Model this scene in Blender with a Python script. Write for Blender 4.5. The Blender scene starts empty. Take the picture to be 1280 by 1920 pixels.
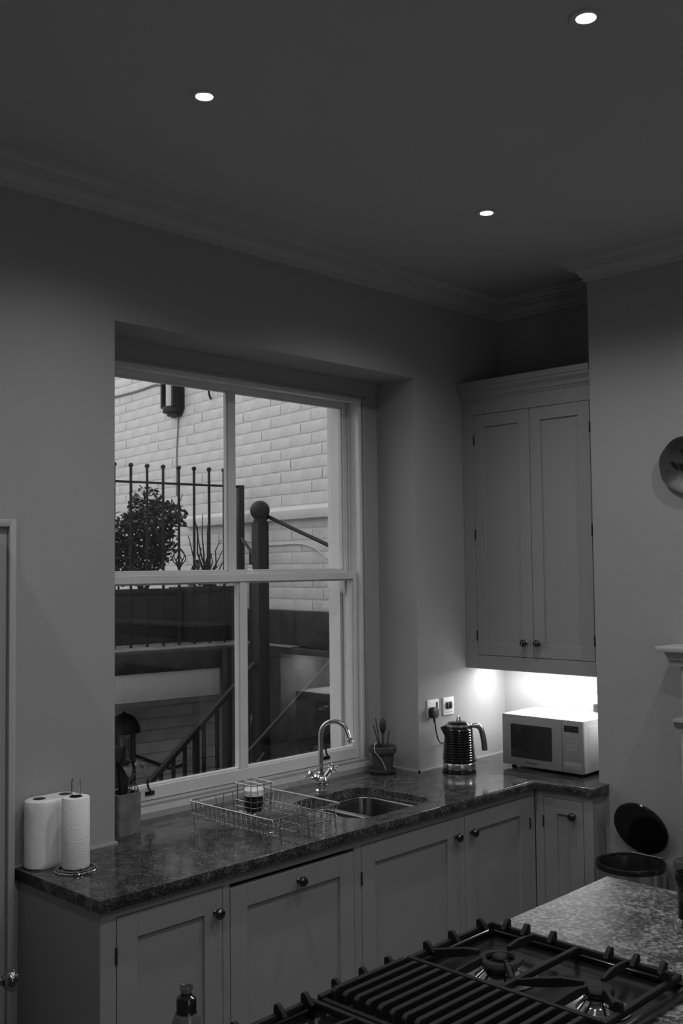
import bpy, bmesh, math, random
from mathutils import Vector, Matrix
C = bpy.context
SC = C.scene
COL = SC.collection
PI = math.pi
sin, cos = math.sin, math.cos

# ------------------------------------------------------------------ camera
YAW, PITCH, ROLL = 0.80211, 0.05335, -0.0117
CAM = Vector((0.0, -3.2217, 1.897))
cam_d = bpy.data.cameras.new('camera')
cam = bpy.data.objects.new('camera', cam_d)
COL.objects.link(cam)
F_ = Vector((sin(YAW)*cos(PITCH), cos(YAW)*cos(PITCH), sin(PITCH)))
R_ = Vector((cos(YAW), -sin(YAW), 0))
U_ = R_.cross(F_)
R2 = R_*cos(ROLL) + U_*sin(ROLL)
U2 = -R_*sin(ROLL) + U_*cos(ROLL)
mw = Matrix(((R2.x, U2.x, -F_.x, CAM.x), (R2.y, U2.y, -F_.y, CAM.y), (R2.z, U2.z, -F_.z, CAM.z), (0, 0, 0, 1)))
cam.matrix_world = mw
cam_d.sensor_fit = 'HORIZONTAL'
cam_d.sensor_width = 36.0
cam_d.lens = 1933.1/1280*36.0
cam_d.clip_start = 0.05
SC.camera = cam

# ------------------------------------------------------------------ world: grey overcast sky
w = bpy.data.worlds.new('overcast_sky')
SC.world = w
w.use_nodes = True
w.node_tree.nodes['Background'].inputs[0].default_value = (1, 1, 1, 1)
w.node_tree.nodes['Background'].inputs[1].default_value = 1.5

SC.view_settings.view_transform = 'Standard'
SC.view_settings.look = 'None'
SC.view_settings.gamma = 1.0
SC.view_settings.use_curve_mapping = False
SC.view_settings.exposure = 0.0
DOWN_W = 34.0     # power of one downlight
UNDER_W = 6.2     # power of the under-cabinet strip

# ------------------------------------------------------------------ materials
MATS = {}
def mat(name, v, rough=0.5, metal=0.0, var=0.0, vscale=20, bump=0.0, bscale=60, spec=0.5, coat=0.0, emit=0.0, detail=4):
    if name in MATS: return MATS[name]
    m = bpy.data.materials.new(name); m.use_nodes = True
    nt = m.node_tree; b = nt.nodes['Principled BSDF']
    b.inputs['Base Color'].default_value = (v, v, v, 1)
    b.inputs['Roughness'].default_value = rough
    b.inputs['Metallic'].default_value = metal
    b.inputs['Specular IOR Level'].default_value = spec
    b.inputs['Coat Weight'].default_value = coat
    tc = nt.nodes.new('ShaderNodeTexCoord')
    if var > 0:
        n = nt.nodes.new('ShaderNodeTexNoise'); n.inputs['Scale'].default_value = vscale; n.inputs['Detail'].default_value = detail
        r = nt.nodes.new('ShaderNodeMapRange')
        r.inputs['From Min'].default_value = 0.3; r.inputs['From Max'].default_value = 0.7
        r.inputs['To Min'].default_value = max(0, v*(1-var)); r.inputs['To Max'].default_value = v*(1+var)
        nt.links.new(tc.outputs['Object'], n.inputs['Vector']); nt.links.new(n.outputs['Fac'], r.inputs['Value'])
        nt.links.new(r.outputs[0], b.inputs['Base Color'])
    if bump > 0:
        n = nt.nodes.new('ShaderNodeTexNoise'); n.inputs['Scale'].default_value = bscale; n.inputs['Detail'].default_value = 3
        bp = nt.nodes.new('ShaderNodeBump'); bp.inputs['Strength'].default_value = bump; bp.inputs['Distance'].default_value = 0.004
        nt.links.new(tc.outputs['Object'], n.inputs['Vector']); nt.links.new(n.outputs['Fac'], bp.inputs['Height'])
        nt.links.new(bp.outputs[0], b.inputs['Normal'])
    if emit > 0:
        b.inputs['Emission Color'].default_value = (1, 1, 1, 1); b.inputs['Emission Strength'].default_value = emit
    MATS[name] = m
    return m

def granite(name, lo, hi, s1=90, s2=34, rough=0.12):
    m = bpy.data.materials.new(name); m.use_nodes = True
    nt = m.node_tree; b = nt.nodes['Principled BSDF']; L = nt.links
    b.inputs['Roughness'].default_value = rough
    b.inputs['Specular IOR Level'].default_value = 0.5
    tc = nt.nodes.new('ShaderNodeTexCoord')
    a = nt.nodes.new('ShaderNodeTexNoise'); a.inputs['Scale'].default_value = s1; a.inputs['Detail'].default_value = 6; a.inputs['Roughness'].default_value = 0.75
    c = nt.nodes.new('ShaderNodeTexVoronoi'); c.inputs['Scale'].default_value = s2*3
    d = nt.nodes.new('ShaderNodeTexNoise'); d.inputs['Scale'].default_value = s2/3; d.inputs['Detail'].default_value = 3
    for n in (a, c, d): L.new(tc.outputs['Object'], n.inputs['Vector'])
    m1 = nt.nodes.new('ShaderNodeMath'); m1.operation = 'MULTIPLY_ADD'; m1.inputs[1].default_value = 0.35
    L.new(c.outputs['Color'], m1.inputs[0]); L.new(a.outputs['Fac'], m1.inputs[2])
    m2 = nt.nodes.new('ShaderNodeMath'); m2.operation = 'MULTIPLY_ADD'; m2.inputs[1].default_value = 0.5
    L.new(d.outputs['Fac'], m2.inputs[0]); L.new(m1.outputs[0], m2.inputs[2])
    r = nt.nodes.new('ShaderNodeValToRGB')
    e = r.color_ramp.elements
    e[0].position = 0.72; e[0].color = (lo, lo, lo, 1)
    e[1].position = 1.16 if False else 1.0; e[1].color = (hi, hi, hi, 1)
    k = r.color_ramp.elements.new(0.84); mid = lo*0.55+hi*0.45*0.6; k.color = (mid, mid, mid, 1)
    m3 = nt.nodes.new('ShaderNodeMath'); m3.operation = 'MULTIPLY'; m3.inputs[1].default_value = 0.9
    L.new(m2.outputs[0], m3.inputs[0]); L.new(m3.outputs[0], r.inputs[0]); L.new(r.outputs[0], b.inputs['Base Color'])
    MATS[name] = m
    return m

WALLP = mat('wall_paint', 0.30, 0.85, bump=0.10, bscale=220)
CEILP = mat('ceiling_paint', 0.40, 0.9, bump=0.06, bscale=160)
CORN = mat('cornice_plaster', 0.38, 0.8)
TRIMW = mat('white_gloss_paint', 0.36, 0.35)
BOARDW = mat('sill_paint', 0.32, 0.4)
SASHW = mat('sash_paint', 0.60, 0.35, var=0.05, vscale=6)
CABP = mat('cabinet_paint', 0.25, 0.5, bump=0.04, bscale=90)
FLOORM = mat('floor_boards', 0.12, 0.5, var=0.3, vscale=5)
GRAN = granite('counter_granite', 0.018, 0.12, s1=150, s2=60)
GRAN2 = granite('island_granite', 0.018, 0.22, s1=85, s2=34, rough=0.34)
CHROME = mat('chrome', 0.75, 0.07, 1.0)
STEEL = mat('brushed_steel', 0.55, 0.25, 1.0)
SINKM = mat('sink_steel', 0.30, 0.16, 1.0)
DSTEEL = mat('dark_steel_wire', 0.42, 0.22, 1.0)
KNOBM = mat('pewter_knob', 0.09, 0.16, 1.0)
BLACKG = mat('gloss_black', 0.008, 0.14)
BLACKM = mat('matt_black', 0.012, 0.45)
IRON = mat('cast_iron', 0.006, 0.6, spec=0.25, bump=0.25, bscale=300)
ENAMEL = mat('black_enamel', 0.012, 0.18)
GAP = mat('shadow_gap', 0.01, 0.9)
PAPER = mat('kitchen_paper', 0.80, 0.95, bump=0.6, bscale=180)
FILM = mat('wrapped_paper', 0.72, 0.35, bump=0.5, bscale=35)
TERRA = mat('terracotta', 0.045, 0.85, var=0.25, vscale=25)
WOODG = mat('weathered_planter_wood', 0.14, 0.8, var=0.35, vscale=18, bump=0.3, bscale=40)
LEAFD = mat('dark_leaf', 0.03, 0.4, var=0.5, vscale=12)
LEAFM = mat('mid_leaf', 0.09, 0.4, var=0.4, vscale=12)
STEMM = mat('stem_bark', 0.035, 0.8)
SOIL = mat('potting_soil', 0.012, 0.95, bump=0.6, bscale=80)
PLAST = mat('white_plastic', 0.75, 0.35)
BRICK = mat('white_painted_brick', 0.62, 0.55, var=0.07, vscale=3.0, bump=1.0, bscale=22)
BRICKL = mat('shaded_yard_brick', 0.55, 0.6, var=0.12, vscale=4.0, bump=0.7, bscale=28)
RENDER = mat('white_render', 0.62, 0.7, var=0.06, vscale=3, bump=0.3, bscale=25)
DSTONE = mat('dark_wet_stone', 0.03, 0.6, var=0.5, vscale=9, bump=0.6, bscale=18)
SLABT = mat('stone_slab', 0.20, 0.7, var=0.35, vscale=6, bump=0.3, bscale=20)
DPAINT = mat('black_painted_metal', 0.010, 0.55, spec=0.3)
TROUGH = mat('lead_trough', 0.03, 0.6, var=0.3, vscale=7)
SPOON = mat('dark_wood', 0.02, 0.6)
TWINE = mat('pale_twine', 0.35, 0.8)
OPAL = mat('opal_glass', 0.5, 0.35)
MWSIDE = mat('microwave_white', 0.72, 0.35)
MWFRONT = mat('microwave_silver', 0.25, 0.38, 0.2)
MWWIN = mat('microwave_window', 0.018, 0.25)
LAMP = mat('lamp_face', 0.9, 0.5, emit=28)
STRIPM = mat('strip_light_face', 0.9, 0.5, emit=7)

def fres(nt):
    # same reflectance on both faces of a thin sheet
    ge = nt.nodes.new('ShaderNodeNewGeometry'); mr = nt.nodes.new('ShaderNodeMapRange')
    mr.inputs['To Min'].default_value = 1.5; mr.inputs['To Max'].default_value = 1/1.5
    f = nt.nodes.new('ShaderNodeFresnel')
    nt.links.new(ge.outputs['Backfacing'], mr.inputs['Value']); nt.links.new(mr.outputs[0], f.inputs[0]); return f
def pane_mat(name='window_glass'):
    m = bpy.data.materials.new(name); m.use_nodes = True; nt = m.node_tree; nt.nodes.clear()
    o = nt.nodes.new('ShaderNodeOutputMaterial'); mx = nt.nodes.new('ShaderNodeMixShader')
    f = fres(nt)
    t = nt.nodes.new('ShaderNodeBsdfTransparent'); t.inputs[0].default_value = (.96, .96, .96, 1)
    g = nt.nodes.new('ShaderNodeBsdfGlossy'); g.inputs['Roughness'].default_value = 0.0
    nt.links.new(f.outputs[0], mx.inputs[0]); nt.links.new(t.outputs[0], mx.inputs[1]); nt.links.new(g.outputs[0], mx.inputs[2])
    nt.links.new(mx.outputs[0], o.inputs[0]); return m
GLASS = pane_mat()
def clear_mat(name, tint):
    m = bpy.data.materials.new(name); m.use_nodes = True; nt = m.node_tree; nt.nodes.clear()
    o = nt.nodes.new('ShaderNodeOutputMaterial'); mx = nt.nodes.new('ShaderNodeMixShader')
    f = fres(nt)
    t = nt.nodes.new('ShaderNodeBsdfTransparent'); t.inputs[0].default_value = (tint, tint, tint, 1)
    g = nt.nodes.new('ShaderNodeBsdfGlossy'); g.inputs['Roughness'].default_value = 0.05
    nt.links.new(f.outputs[0], mx.inputs[0]); nt.links.new(t.outputs[0], mx.inputs[1]); nt.links.new(g.outputs[0], mx.inputs[2])
    nt.links.new(mx.outputs[0], o.inputs[0]); return m
CLEARP = clear_mat('clear_plastic', 0.62)

# ------------------------------------------------------------------ mesh helpers
class M:
    def __init__(s): s.v = []; s.f = []
    def add(s, vs, fs):
        o = len(s.v); s.v += [Vector(p) for p in vs]; s.f += [tuple(i+o for i in f) for f in fs]; return s
    def box(s, x0, y0, z0, x1, y1, z1):
        x0, x1 = min(x0, x1), max(x0, x1); y0, y1 = min(y0, y1), max(y0, y1); z0, z1 = min(z0, z1), max(z0, z1)
        v = [(x0,y0,z0),(x1,y0,z0),(x1,y1,z0),(x0,y1,z0),(x0,y0,z1),(x1,y0,z1),(x1,y1,z1),(x0,y1,z1)]
        return s.add(v, [(3,2,1,0),(4,5,6,7),(0,1,5,4),(1,2,6,5),(2,3,7,6),(3,0,4,7)])
    def prism(s, poly, axis, a, b):
        # poly in the two other axes, order (x,y)/(x,z)/(y,z)
        n = len(poly)
        def P(p, t):
            return {'z': (p[0], p[1], t), 'y': (p[0], t, p[1]), 'x': (t, p[0], p[1])}[axis]
        v = [P(p, a) for p in poly] + [P(p, b) for p in poly]
        f = [tuple(range(n)), tuple(range(2*n-1, n-1, -1))] + [(i, i+n, (i+1) % n + n, (i+1) % n) for i in range(n)]
        return s.add(v, f)
    def tube(s, pts, r, n=8, closed=False, caps=True):
        pts = [Vector(p) for p in pts]; k = len(pts)
        rs = r if isinstance(r, (list, tuple)) else [r]*k
        o = len(s.v); prev = None
        for i, p in enumerate(pts):
            if closed: t = pts[(i+1) % k]-pts[i-1]
            else: t = pts[min(i+1, k-1)]-pts[max(i-1, 0)]
            t.normalize()
            if prev is None:
                a = Vector((0, 0, 1)) if abs(t.z) < 0.9 else Vector((1, 0, 0))
                u = t.cross(a).normalized()
            else:
                u = (prev - t*prev.dot(t))
                u = u.normalized() if u.length > 1e-6 else t.orthogonal().normalized()
            prev = u; w_ = t.cross(u)
            for j in range(n):
                an = 2*PI*j/n
                s.v.append(p + (u*cos(an)+w_*sin(an))*rs[i])
        m = k if closed else k-1
        for i in range(m):
            a0 = o+i*n; b0 = o+((i+1) % k)*n
            for j in range(n): s.f.append((a0+j, a0+(j+1) % n, b0+(j+1) % n, b0+j))
        if caps and not closed:
            s.f.append(tuple(o+j for j in range(n-1, -1, -1))); s.f.append(tuple(o+(k-1)*n+j for j in range(n)))
        return s
    def lathe(s, prof, org=(0,0,0), axis=(0,0,1), n=24, close=True, sx=1.0, sy=1.0):
        ax = Vector(axis).normalized(); u = ax.orthogonal().normalized() if abs(ax.z) < 0.99 else Vector((1,0,0)); w_ = ax.cross(u)
        org = Vector(org); o = len(s.v); k = len(prof)
        for r, h in prof:
            for j in range(n):
                an = 2*PI*j/n; s.v.append(org+ax*h+(u*cos(an)*sx+w_*sin(an)*sy)*max(r, 1e-5))
        for i in range(k-1):
            for j in range(n): s.f.append((o+i*n+j, o+i*n+(j+1) % n, o+(i+1)*n+(j+1) % n, o+(i+1)*n+j))
        if close:
            s.f.append(tuple(o+j for j in range(n-1, -1, -1))); s.f.append(tuple(o+(k-1)*n+j for j in range(n)))
        return s
    def sphere(s, c, r, n=12, sc=(1,1,1)):
        o = len(s.v); c = Vector(c)
        for i in range(n//2+1):
            th = PI*i/(n//2)
            for j in range(n):
                ph = 2*PI*j/n; s.v.append(c+Vector((sin(th)*cos(ph)*r*sc[0]+1e-6*j, sin(th)*sin(ph)*r*sc[1], cos(th)*r*sc[2])))
        for i in range(n//2):
            for j in range(n): s.f.append((o+i*n+j, o+(i+1)*n+j, o+(i+1)*n+(j+1) % n, o+i*n+(j+1) % n))
        return s
    def mesh(s, name, m, origin=(0,0,0), bevel=0.0, seg=2, smooth=True):
        bm = bmesh.new(); og = Vector(origin)
        vs = [bm.verts.new(p-og) for p in s.v]
        for f in s.f:
            try: bm.faces.new([vs[i] for i in f])
            except ValueError: pass
        bmesh.ops.recalc_face_normals(bm, faces=bm.faces)
        if bevel > 0:
            es = [e for e in bm.edges if len(e.link_faces) == 2 and e.calc_face_angle(0) > 0.6]
            bmesh.ops.bevel(bm, geom=es, offset=bevel, segments=seg, affect='EDGES', profile=0.5, clamp_overlap=True)
        me = bpy.data.meshes.new(name); bm.to_mesh(me); bm.free()
        me.materials.append(m)
        if smooth:
            for p in me.polygons: p.use_smooth = True
            me.set_sharp_from_angle(angle=math.radians(27 if bevel > 0 else 38))
        return me

def tag(o, label=None, cat=None, group=None, kind=None):
    if label: o['label'] = label
    if cat: o['category'] = cat
    if group: o['group'] = group
    if kind: o['kind'] = kind
    return o
OR = {}
def thing(name, label, cat, loc=(0,0,0), rot=0.0, group=None, kind=None):
    # Empty at the thing's base, in a frame turned by rot about the world origin (rot=EXT for the yard)
    o = bpy.data.objects.new(name, None); COL.objects.link(o)
    v = Matrix.Rotation(rot, 4, 'Z') @ Vector(loc)
    o.location = v; o.rotation_euler = (0, 0, rot); o.empty_display_size = 0.05
    OR[o.name] = Vector(loc)
    return tag(o, label, cat, group, kind)
def part(name, mb, m, parent, bevel=0.0, label=None, seg=2, smooth=True, kind=None):
    # mb in the same frame coordinates as parent
    og = OR[parent.name]
    me = mb.mesh(name, m, og, bevel, seg, smooth)
    o = bpy.data.objects.new(name, me); COL.objects.link(o); o.parent = parent
    OR[o.name] = og
    return tag(o, label, kind=kind)
def solo(name, mb, m, label=None, cat=None, loc=(0,0,0), rot=0.0, bevel=0.0, group=None, kind=None, seg=2):
    me = mb.mesh(name, m, loc, bevel, seg)
    o = bpy.data.objects.new(name, me); COL.objects.link(o)
    o.location = Matrix.Rotation(rot, 4, 'Z') @ Vector(loc); o.rotation_euler = (0, 0, rot)
    OR[o.name] = Vector(loc)
    return tag(o, label, cat, group, kind)
def struct(name, mb, m, bevel=0.0, rot=0.0, loc=(0,0,0)):
    return solo(name, mb, m, kind='structure', bevel=bevel, rot=rot, loc=loc)
def smoothpts(pts, k=6):
    P = [Vector(p) for p in pts]; out = []
    for i in range(len(P)-1):
        p0 = P[max(i-1, 0)]; p1 = P[i]; p2 = P[i+1]; p3 = P[min(i+2, len(P)-1)]
        for j in range(k):
            t = j/k
            out.append(0.5*((2*p1)+(p2-p0)*t+(2*p0-5*p1+4*p2-p3)*t*t+(3*p1-p0-3*p2+p3)*t**3))
    out.append(P[-1]); return out
def rrect(x0, y0, x1, y1, r, n=6):
    out = []
    for cx, cy, a0 in ((x1-r, y1-r, 0), (x0+r, y1-r, PI/2), (x0+r, y0+r, PI), (x1-r, y0+r, 1.5*PI)):
        for i in range(n+1):
            a = a0+PI/2*i/n; out.append((cx+r*cos(a), cy+r*sin(a)))
    return out

# ------------------------------------------------------------------ room shell
ZC = 3.30                     # ceiling
NX0, NX1, NZ = 2.136, 3.847, 2.819   # window niche
DN = 0.245; OUT = 0.375
XC, YC, XR = 4.197, -0.765, 4.5614   # chimney breast face, its edge, recess wall
RX0, RY0 = -1.6, -5.0
WX0, WX1, WZ0, WZ1 = 2.235, 3.740, 0.955, 2.73     # hole for the window
struct('floor', M().box(RX0, RY0, -0.1, 4.9, 0.0, 0.0), FLOORM)
ceil = struct('ceiling', M().box(RX0, RY0, ZC, 4.9, 0.0, ZC+0.15), CEILP)
wm = M()
wm.box(RX0, 0, -0.1, NX0, OUT, 6.0); wm.box(NX1, 0, -0.1, 5.2, OUT, 6.0)
wm.box(NX0, 0, NZ, NX1, OUT, 6.0); wm.box(NX0, 0, -0.1, NX1, OUT, 0.868)
# plastered lining of the niche around the window
wm.box(NX0, DN, 0.868, WX0, OUT, NZ); wm.box(WX1+0.0, DN, 0.868, NX1, OUT, NZ); wm.box(WX0, DN, WZ1, WX1, OUT, NZ)
wm.box(WX0, DN+0.01, 0.868, WX1, OUT, 0.905)
struct('wall_window', wm, WALLP)
ow = M(); OW = 0.452          # outer leaf of the wall, leaving the rendered reveals
ow.box(RX0, OUT+0.001, -0.1, 2.276, OW, 6.0).box(3.700, OUT+0.001, -0.1, 5.2, OW, 6.0).box(2.276, OUT+0.001, 2.74, 3.700, OW, 6.0).box(2.276, OUT+0.001, -0.1, 3.700, OW, 0.94)
struct('wall_window_outer', ow, RENDER)
struct('wall_recess', M().box(XR, YC, 0, 4.9, 0, ZC), WALLP)
struct('wall_chimney_breast', M().box(XC, -3.0, 0, 4.9, YC, ZC), WALLP)
struct('wall_right', M().box(XR, RY0, 0, 4.9, -3.0, ZC), WALLP)
struct('wall_left', M().box(RX0-0.2, RY0-0.2, 0, RX0, 0, ZC), WALLP)
rw = M(); GX0, GX1, GZ = 0.2, 1.3, 2.2      # unseen opening assumed behind the camera, added to let in fill daylight
rw.box(RX0, RY0-0.2, 0, GX0, RY0, ZC).box(GX1, RY0-0.2, 0, 4.9, RY0, ZC).box(GX0, RY0-0.2, GZ, GX1, RY0, ZC)
struct('wall_rear', rw, WALLP)
dw = M()
for k in range(3):
    x = GX0+(GX1-GX0)*k/2; dw.box(x-0.035, RY0-0.08, 0, x+0.035, RY0-0.03, GZ)
dw.box(GX0, RY0-0.08, GZ-0.07, GX1, RY0-0.03, GZ).box(GX0, RY0-0.08, 0, GX1, RY0-0.03, 0.12)
struct('fill_opening_frame', dw, TRIMW)  # frame of the added fill opening
pt = bpy.data.lights.new('daylight_portal', 'AREA'); pt.shape = 'RECTANGLE'; pt.size = GX1-GX0; pt.size_y = GZ; pt.cycles.is_portal = True
po = bpy.data.objects.new('daylight_portal', pt); COL.objects.link(po); po.location = ((GX0+GX1)/2, RY0-0.1, GZ/2); po.rotation_euler = (PI/2, 0, 0)
struct('baseboard_right', M().prism([(XC-0.02, 0), (XC, 0), (XC, 0.16), (XC-0.008, 0.16), (XC-0.02, 0.13)], 'y', -1.12, YC), TRIMW)
# skirting on the chimney breast return is hidden by the cabinets
CP = [(0, 3.205), (0.012, 3.205), (0.014, 3.222), (0.022, 3.224), (0.026, 3.232), (0.034, 3.246), (0.048, 3.256), (0.062, 3.26),
      (0.066, 3.262), (0.068, 3.27), (0.084, 3.272), (0.088, 3.276), (0.094, 3.286), (0.104, 3.290), (0.106, 3.2905), (0.108, 3.30), (0, 3.30)]
def run(prof, path, m, name):
    # moulding swept along a horizontal polyline with mitred corners; profile (out, z), 'out' is to the left of travel
    pts = [Vector((p[0], p[1], 0)) for p in path]; n = len(prof); mb = M(); k = len(pts)
    for i, p in enumerate(pts):
        d0 = (p-pts[i-1]).normalized() if i else (pts[1]-p).normalized()
        d1 = (pts[i+1]-p).normalized() if i < k-1 else d0
        n0 = Vector((-d0.y, d0.x, 0)); n1 = Vector((-d1.y, d1.x, 0))
        b = (n0+n1); b = b/(b.dot(n0)) if b.length > 1e-6 else n0
        for o, z in prof: mb.v.append(p+b*o+Vector((0, 0, z)))
    for i in range(k-1):
        for j in range(n): mb.f.append((i*n+j, i*n+(j+1) % n, (i+1)*n+(j+1) % n, (i+1)*n+j))
    mb.f.append(tuple(range(n))); mb.f.append(tuple((k-1)*n+j for j in range(n-1, -1, -1)))
    return struct(name, mb, m)
run(CP, [(XC, -3.0), (XC, YC), (XR, YC), (XR, 0), (RX0, 0)], CORN, 'trim_1')
# bead of sealant between worktop and walls
sb = M()
S = 0.008
for a in ((1.74, 0-S, NX0, 0), (NX1-S, -S, NX1, DN), (NX1-S, -S, XR, 0), (XR-S, YC, XR, -S), (NX0, 0-S, NX0+S, DN)):
    sb.box(a[0], a[1], 0.9095, a[2], a[3], 0.918)
struct('trim_2', sb, TRIMW)

# ------------------------------------------------------------------ sash window
win = thing('window_1', None, None, (2.9875, 0.26, 0.905), kind='structure')
fr = M()
fr.box(WX0, 0.25, 0.905, WX0+0.02, 0.372, WZ1); fr.box(WX1-0.02, 0.25, 0.905, WX1, 0.372, WZ1)
fr.box(WX0, 0.25, 2.725, WX1, 0.372, WZ1+0.0)
part('window_frame', fr, SASHW, win)
hd = M().box(WX0+0.02, 0.232, 2.705, WX1-0.02, 0.262, 2.728).box(WX0+0.02, 0.262, 2.715, WX1-0.02, 0.39, 2.728)
part('head_bead', hd, SASHW, win, 0.003)
jb = M()
for s_, x in ((1, WX0+0.02), (-1, WX1-0.02)):
    jb.box(x, 0.236, 0.955, x+s_*0.014, 0.262, 2.712)
    jb.box(x, 0.316, 0.955, x+s_*0.010, 0.322, 2.712)
part('staff_bead', jb, SASHW, win, 0.002)
# casing, a shallow moulded band on the plaster beside the box
cs = M()
for x0, x1 in ((WX1-0.002, WX1+0.012), (WX0-0.012, WX0+0.002)): cs.box(x0, 0.238, 0.92, x1, 0.25, 2.742)
cs.box(WX0-0.012, 0.238, 2.728, WX1+0.012, 0.25, 2.742)
part('casing', cs, BOARDW, win, 0.003)
sl = M().prism([(0.215, 0.912), (0.215, 0.934), (0.222, 0.938), (0.226, 0.944), (0.232, 0.948), (0.240, 0.952), (0.240, 0.962), (0.246, 0.968), (0.372, 0.968), (0.372, 0.905), (0.215, 0.905)], 'x', WX0-0.01, WX1+0.01)
part('window_board', sl, BOARDW, win)
part('outer_sill', M().prism([(0.374, 0.964), (0.50, 0.950), (0.50, 0.941), (0.374, 0.941)], 'x', 2.28, 3.697), RENDER, win)
def sash(y0, y1, z0, z1, bot, top, gx, lab, name):
    s_ = M(); L_, R2_ = 2.257, 3.718; st = 0.034
    s_.box(L_, y0, z0, L_+st, y1, z1); s_.box(R2_-st, y0, z0, R2_, y1, z1)
    s_.box(L_+st, y0, z0, R2_-st, y1, z0+bot); s_.box(L_+st, y0, z1-top, R2_-st, y1, z1)
    s_.box(gx-0.021, y0+0.004, z0+bot, gx+0.021, y1-0.004, z1-top)
    # glazing moulding step
    for x0, x1 in ((L_+st, gx-0.021), (gx+0.021, R2_-st)):
        a = 0.007
        s_.box(x0, y0+0.010, z0+bot, x0+a, y1-0.012, z1-top); s_.box(x1-a, y0+0.010, z0+bot, x1, y1-0.012, z1-top)
        s_.box(x0, y0+0.010, z0+bot, x1, y1-0.012, z0+bot+a); s_.box(x0, y0+0.010, z1-top-a, x1, y1-0.012, z1-top)
    o = part(name, s_, SASHW, win, 0.0015, seg=1)
    ym = (y0+y1)/2+0.008
    for x0, x1 in ((L_+st, gx-0.021), (gx+0.021, R2_-st)):
        part('pane', M().box(x0, ym, z0+bot, x1, ym+0.003, z1-top), GLASS, o, smooth=False)
    return o
lower = sash(0.264, 0.312, 0.970, 1.872, 0.052, 0.034, 2.980, None, 'lower_sash')
upper = sash(0.324, 0.366, 1.850, 2.722, 0.034, 0.030, 2.968, None, 'upper_sash')
hn = M().prism([(0.0, 1.852), (0.034, 1.852), (0.034, 1.80), (0.026, 1.775), (0.014, 1.765), (0.0, 1.762)], 'y', 0.326, 0.364)
for vx, sgn in ((3.718, -1), (2.257, 1)):
    h = M(); h.v = [Vector((vx+sgn*v.x, v.y, v.z)) for v in hn.v]; h.f = list(hn.f)
    part('sash_horn', h, SASHW, upper)
# black lifts on the bottom rail
for x in (2.475, 3.482):
    lf = M().box(x-0.022, 0.260, 0.990, x+0.022, 0.2645, 1.006)
    lf.tube(smoothpts([(x, 0.262, 1.000), (x-0.004, 0.250, 1.008), (x-0.018, 0.244, 1.022), (x-0.024, 0.243, 1.040), (x-0.026, 0.240, 1.066)], 4), 0.0045, 6)
    part('sash_lift', lf, BLACKM, lower, 0.0)
fs = M().box(3.020, 0.268, 1.872, 3.062, 0.31, 1.880).lathe([(0.012, 0), (0.014, 0.008), (0.008, 0.016), (0.010, 0.026), (0.004, 0.032)], (3.04, 0.29, 1.88), n=10)
part('sash_fastener', fs, PLAST, lower)

# ------------------------------------------------------------------ downlights
def downlight(x, y, lab, inview=True):
    t = thing('downlight', lab, 'ceiling light', (x, y, ZC), group='recessed ceiling downlights')
    ring = M().lathe([(0.025, -0.0015), (0.026, -0.004), (0.036, -0.0055), (0.043, -0.004), (0.0445, 0.0), (0.025, 0.0)], (x, y, ZC), n=32, close=False)
    part('trim_ring', ring, CEILP, t)
    part('lamp_face', M().lathe([(0.0001, -0.0025), (0.016, -0.0032), (0.0255, -0.0015)], (x, y, ZC), n=24, close=False), LAMP, t)
    d = bpy.data.lights.new('downlight_beam', 'SPOT'); d.energy = DOWN_W; d.spot_size = math.radians(144); d.spot_blend = 1.0; d.shadow_soft_size = 0.03
    o = bpy.data.objects.new('downlight_beam', d); COL.objects.link(o); o.parent = t; o.location = (0, 0, -0.03)
downlight(1.878, -0.859, 'lit round recessed ceiling spotlight nearest the window corner of the room, left one')
downlight(3.312, -0.841, 'lit round recessed ceiling spotlight nearest the wall cabinet')
downlight(2.299, -1.892, 'lit round recessed ceiling spotlight at the top right, nearest the camera')
for x, y, wh in ((0.45, -0.86, 'over the open door on the left'), (0.75, -1.95, 'over the left end of the island'), (3.75, -1.95, 'in front of the fireplace surround'),
                 (0.9, -3.2, 'left of centre behind the island'), (2.6, -3.3, 'right of centre behind the island'), (0.9, -4.4, 'nearest the added rear fill opening'), (2.7, -4.4, 'in the rear right corner of the room')):
    downlight(x, y, 'lit round recessed ceiling spotlight '+wh)

# ------------------------------------------------------------------ worktop with sink cut-out
def curve_plate(name, outer, holes, z0, z1, m, bevel=0.004):
    cu = bpy.data.curves.new(name, 'CURVE'); cu.dimensions = '2D'; cu.fill_mode = 'BOTH'
    for poly in [outer]+holes:
        sp = cu.splines.new('POLY'); sp.points.add(len(poly)-1); sp.use_cyclic_u = True
        for i, p in enumerate(poly): sp.points[i].co = (p[0], p[1], 0, 1)
    cu.extrude = (z1-z0)/2-bevel; cu.bevel_depth = bevel; cu.bevel_resolution = 2; cu.offset = -bevel
    tmp = bpy.data.objects.new(name+'_c', cu); COL.objects.link(tmp)
    C.view_layer.update()
    me = bpy.data.meshes.new_from_object(tmp.evaluated_get(C.evaluated_depsgraph_get()))
    bpy.data.objects.remove(tmp)
    for v in me.vertices: v.co.z += (z0+z1)/2
    me.name = name; me.materials.clear(); me.materials.append(m)
    return me
CX1, CYF = 4.058, -0.52
G = 0.002
outer = [(1.740, -G), (1.740, CYF), (CX1, CYF), (CX1, -0.815), (XC-G, -0.815), (XC-G, YC+G), (XR-G, YC+G), (XR-G, -G), (NX1-G, -G), (NX1-G, DN-G), (NX0+G, DN-G), (NX0+G, -G)]
sink_hole = rrect(2.965, -0.425, 3.455, 0.0, 0.10, 8)
me = curve_plate('worktop', outer, [sink_hole], 0.872, 0.910, GRAN, 0.002)
wt = bpy.data.objects.new('worktop', me); COL.objects.link(wt)
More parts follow.
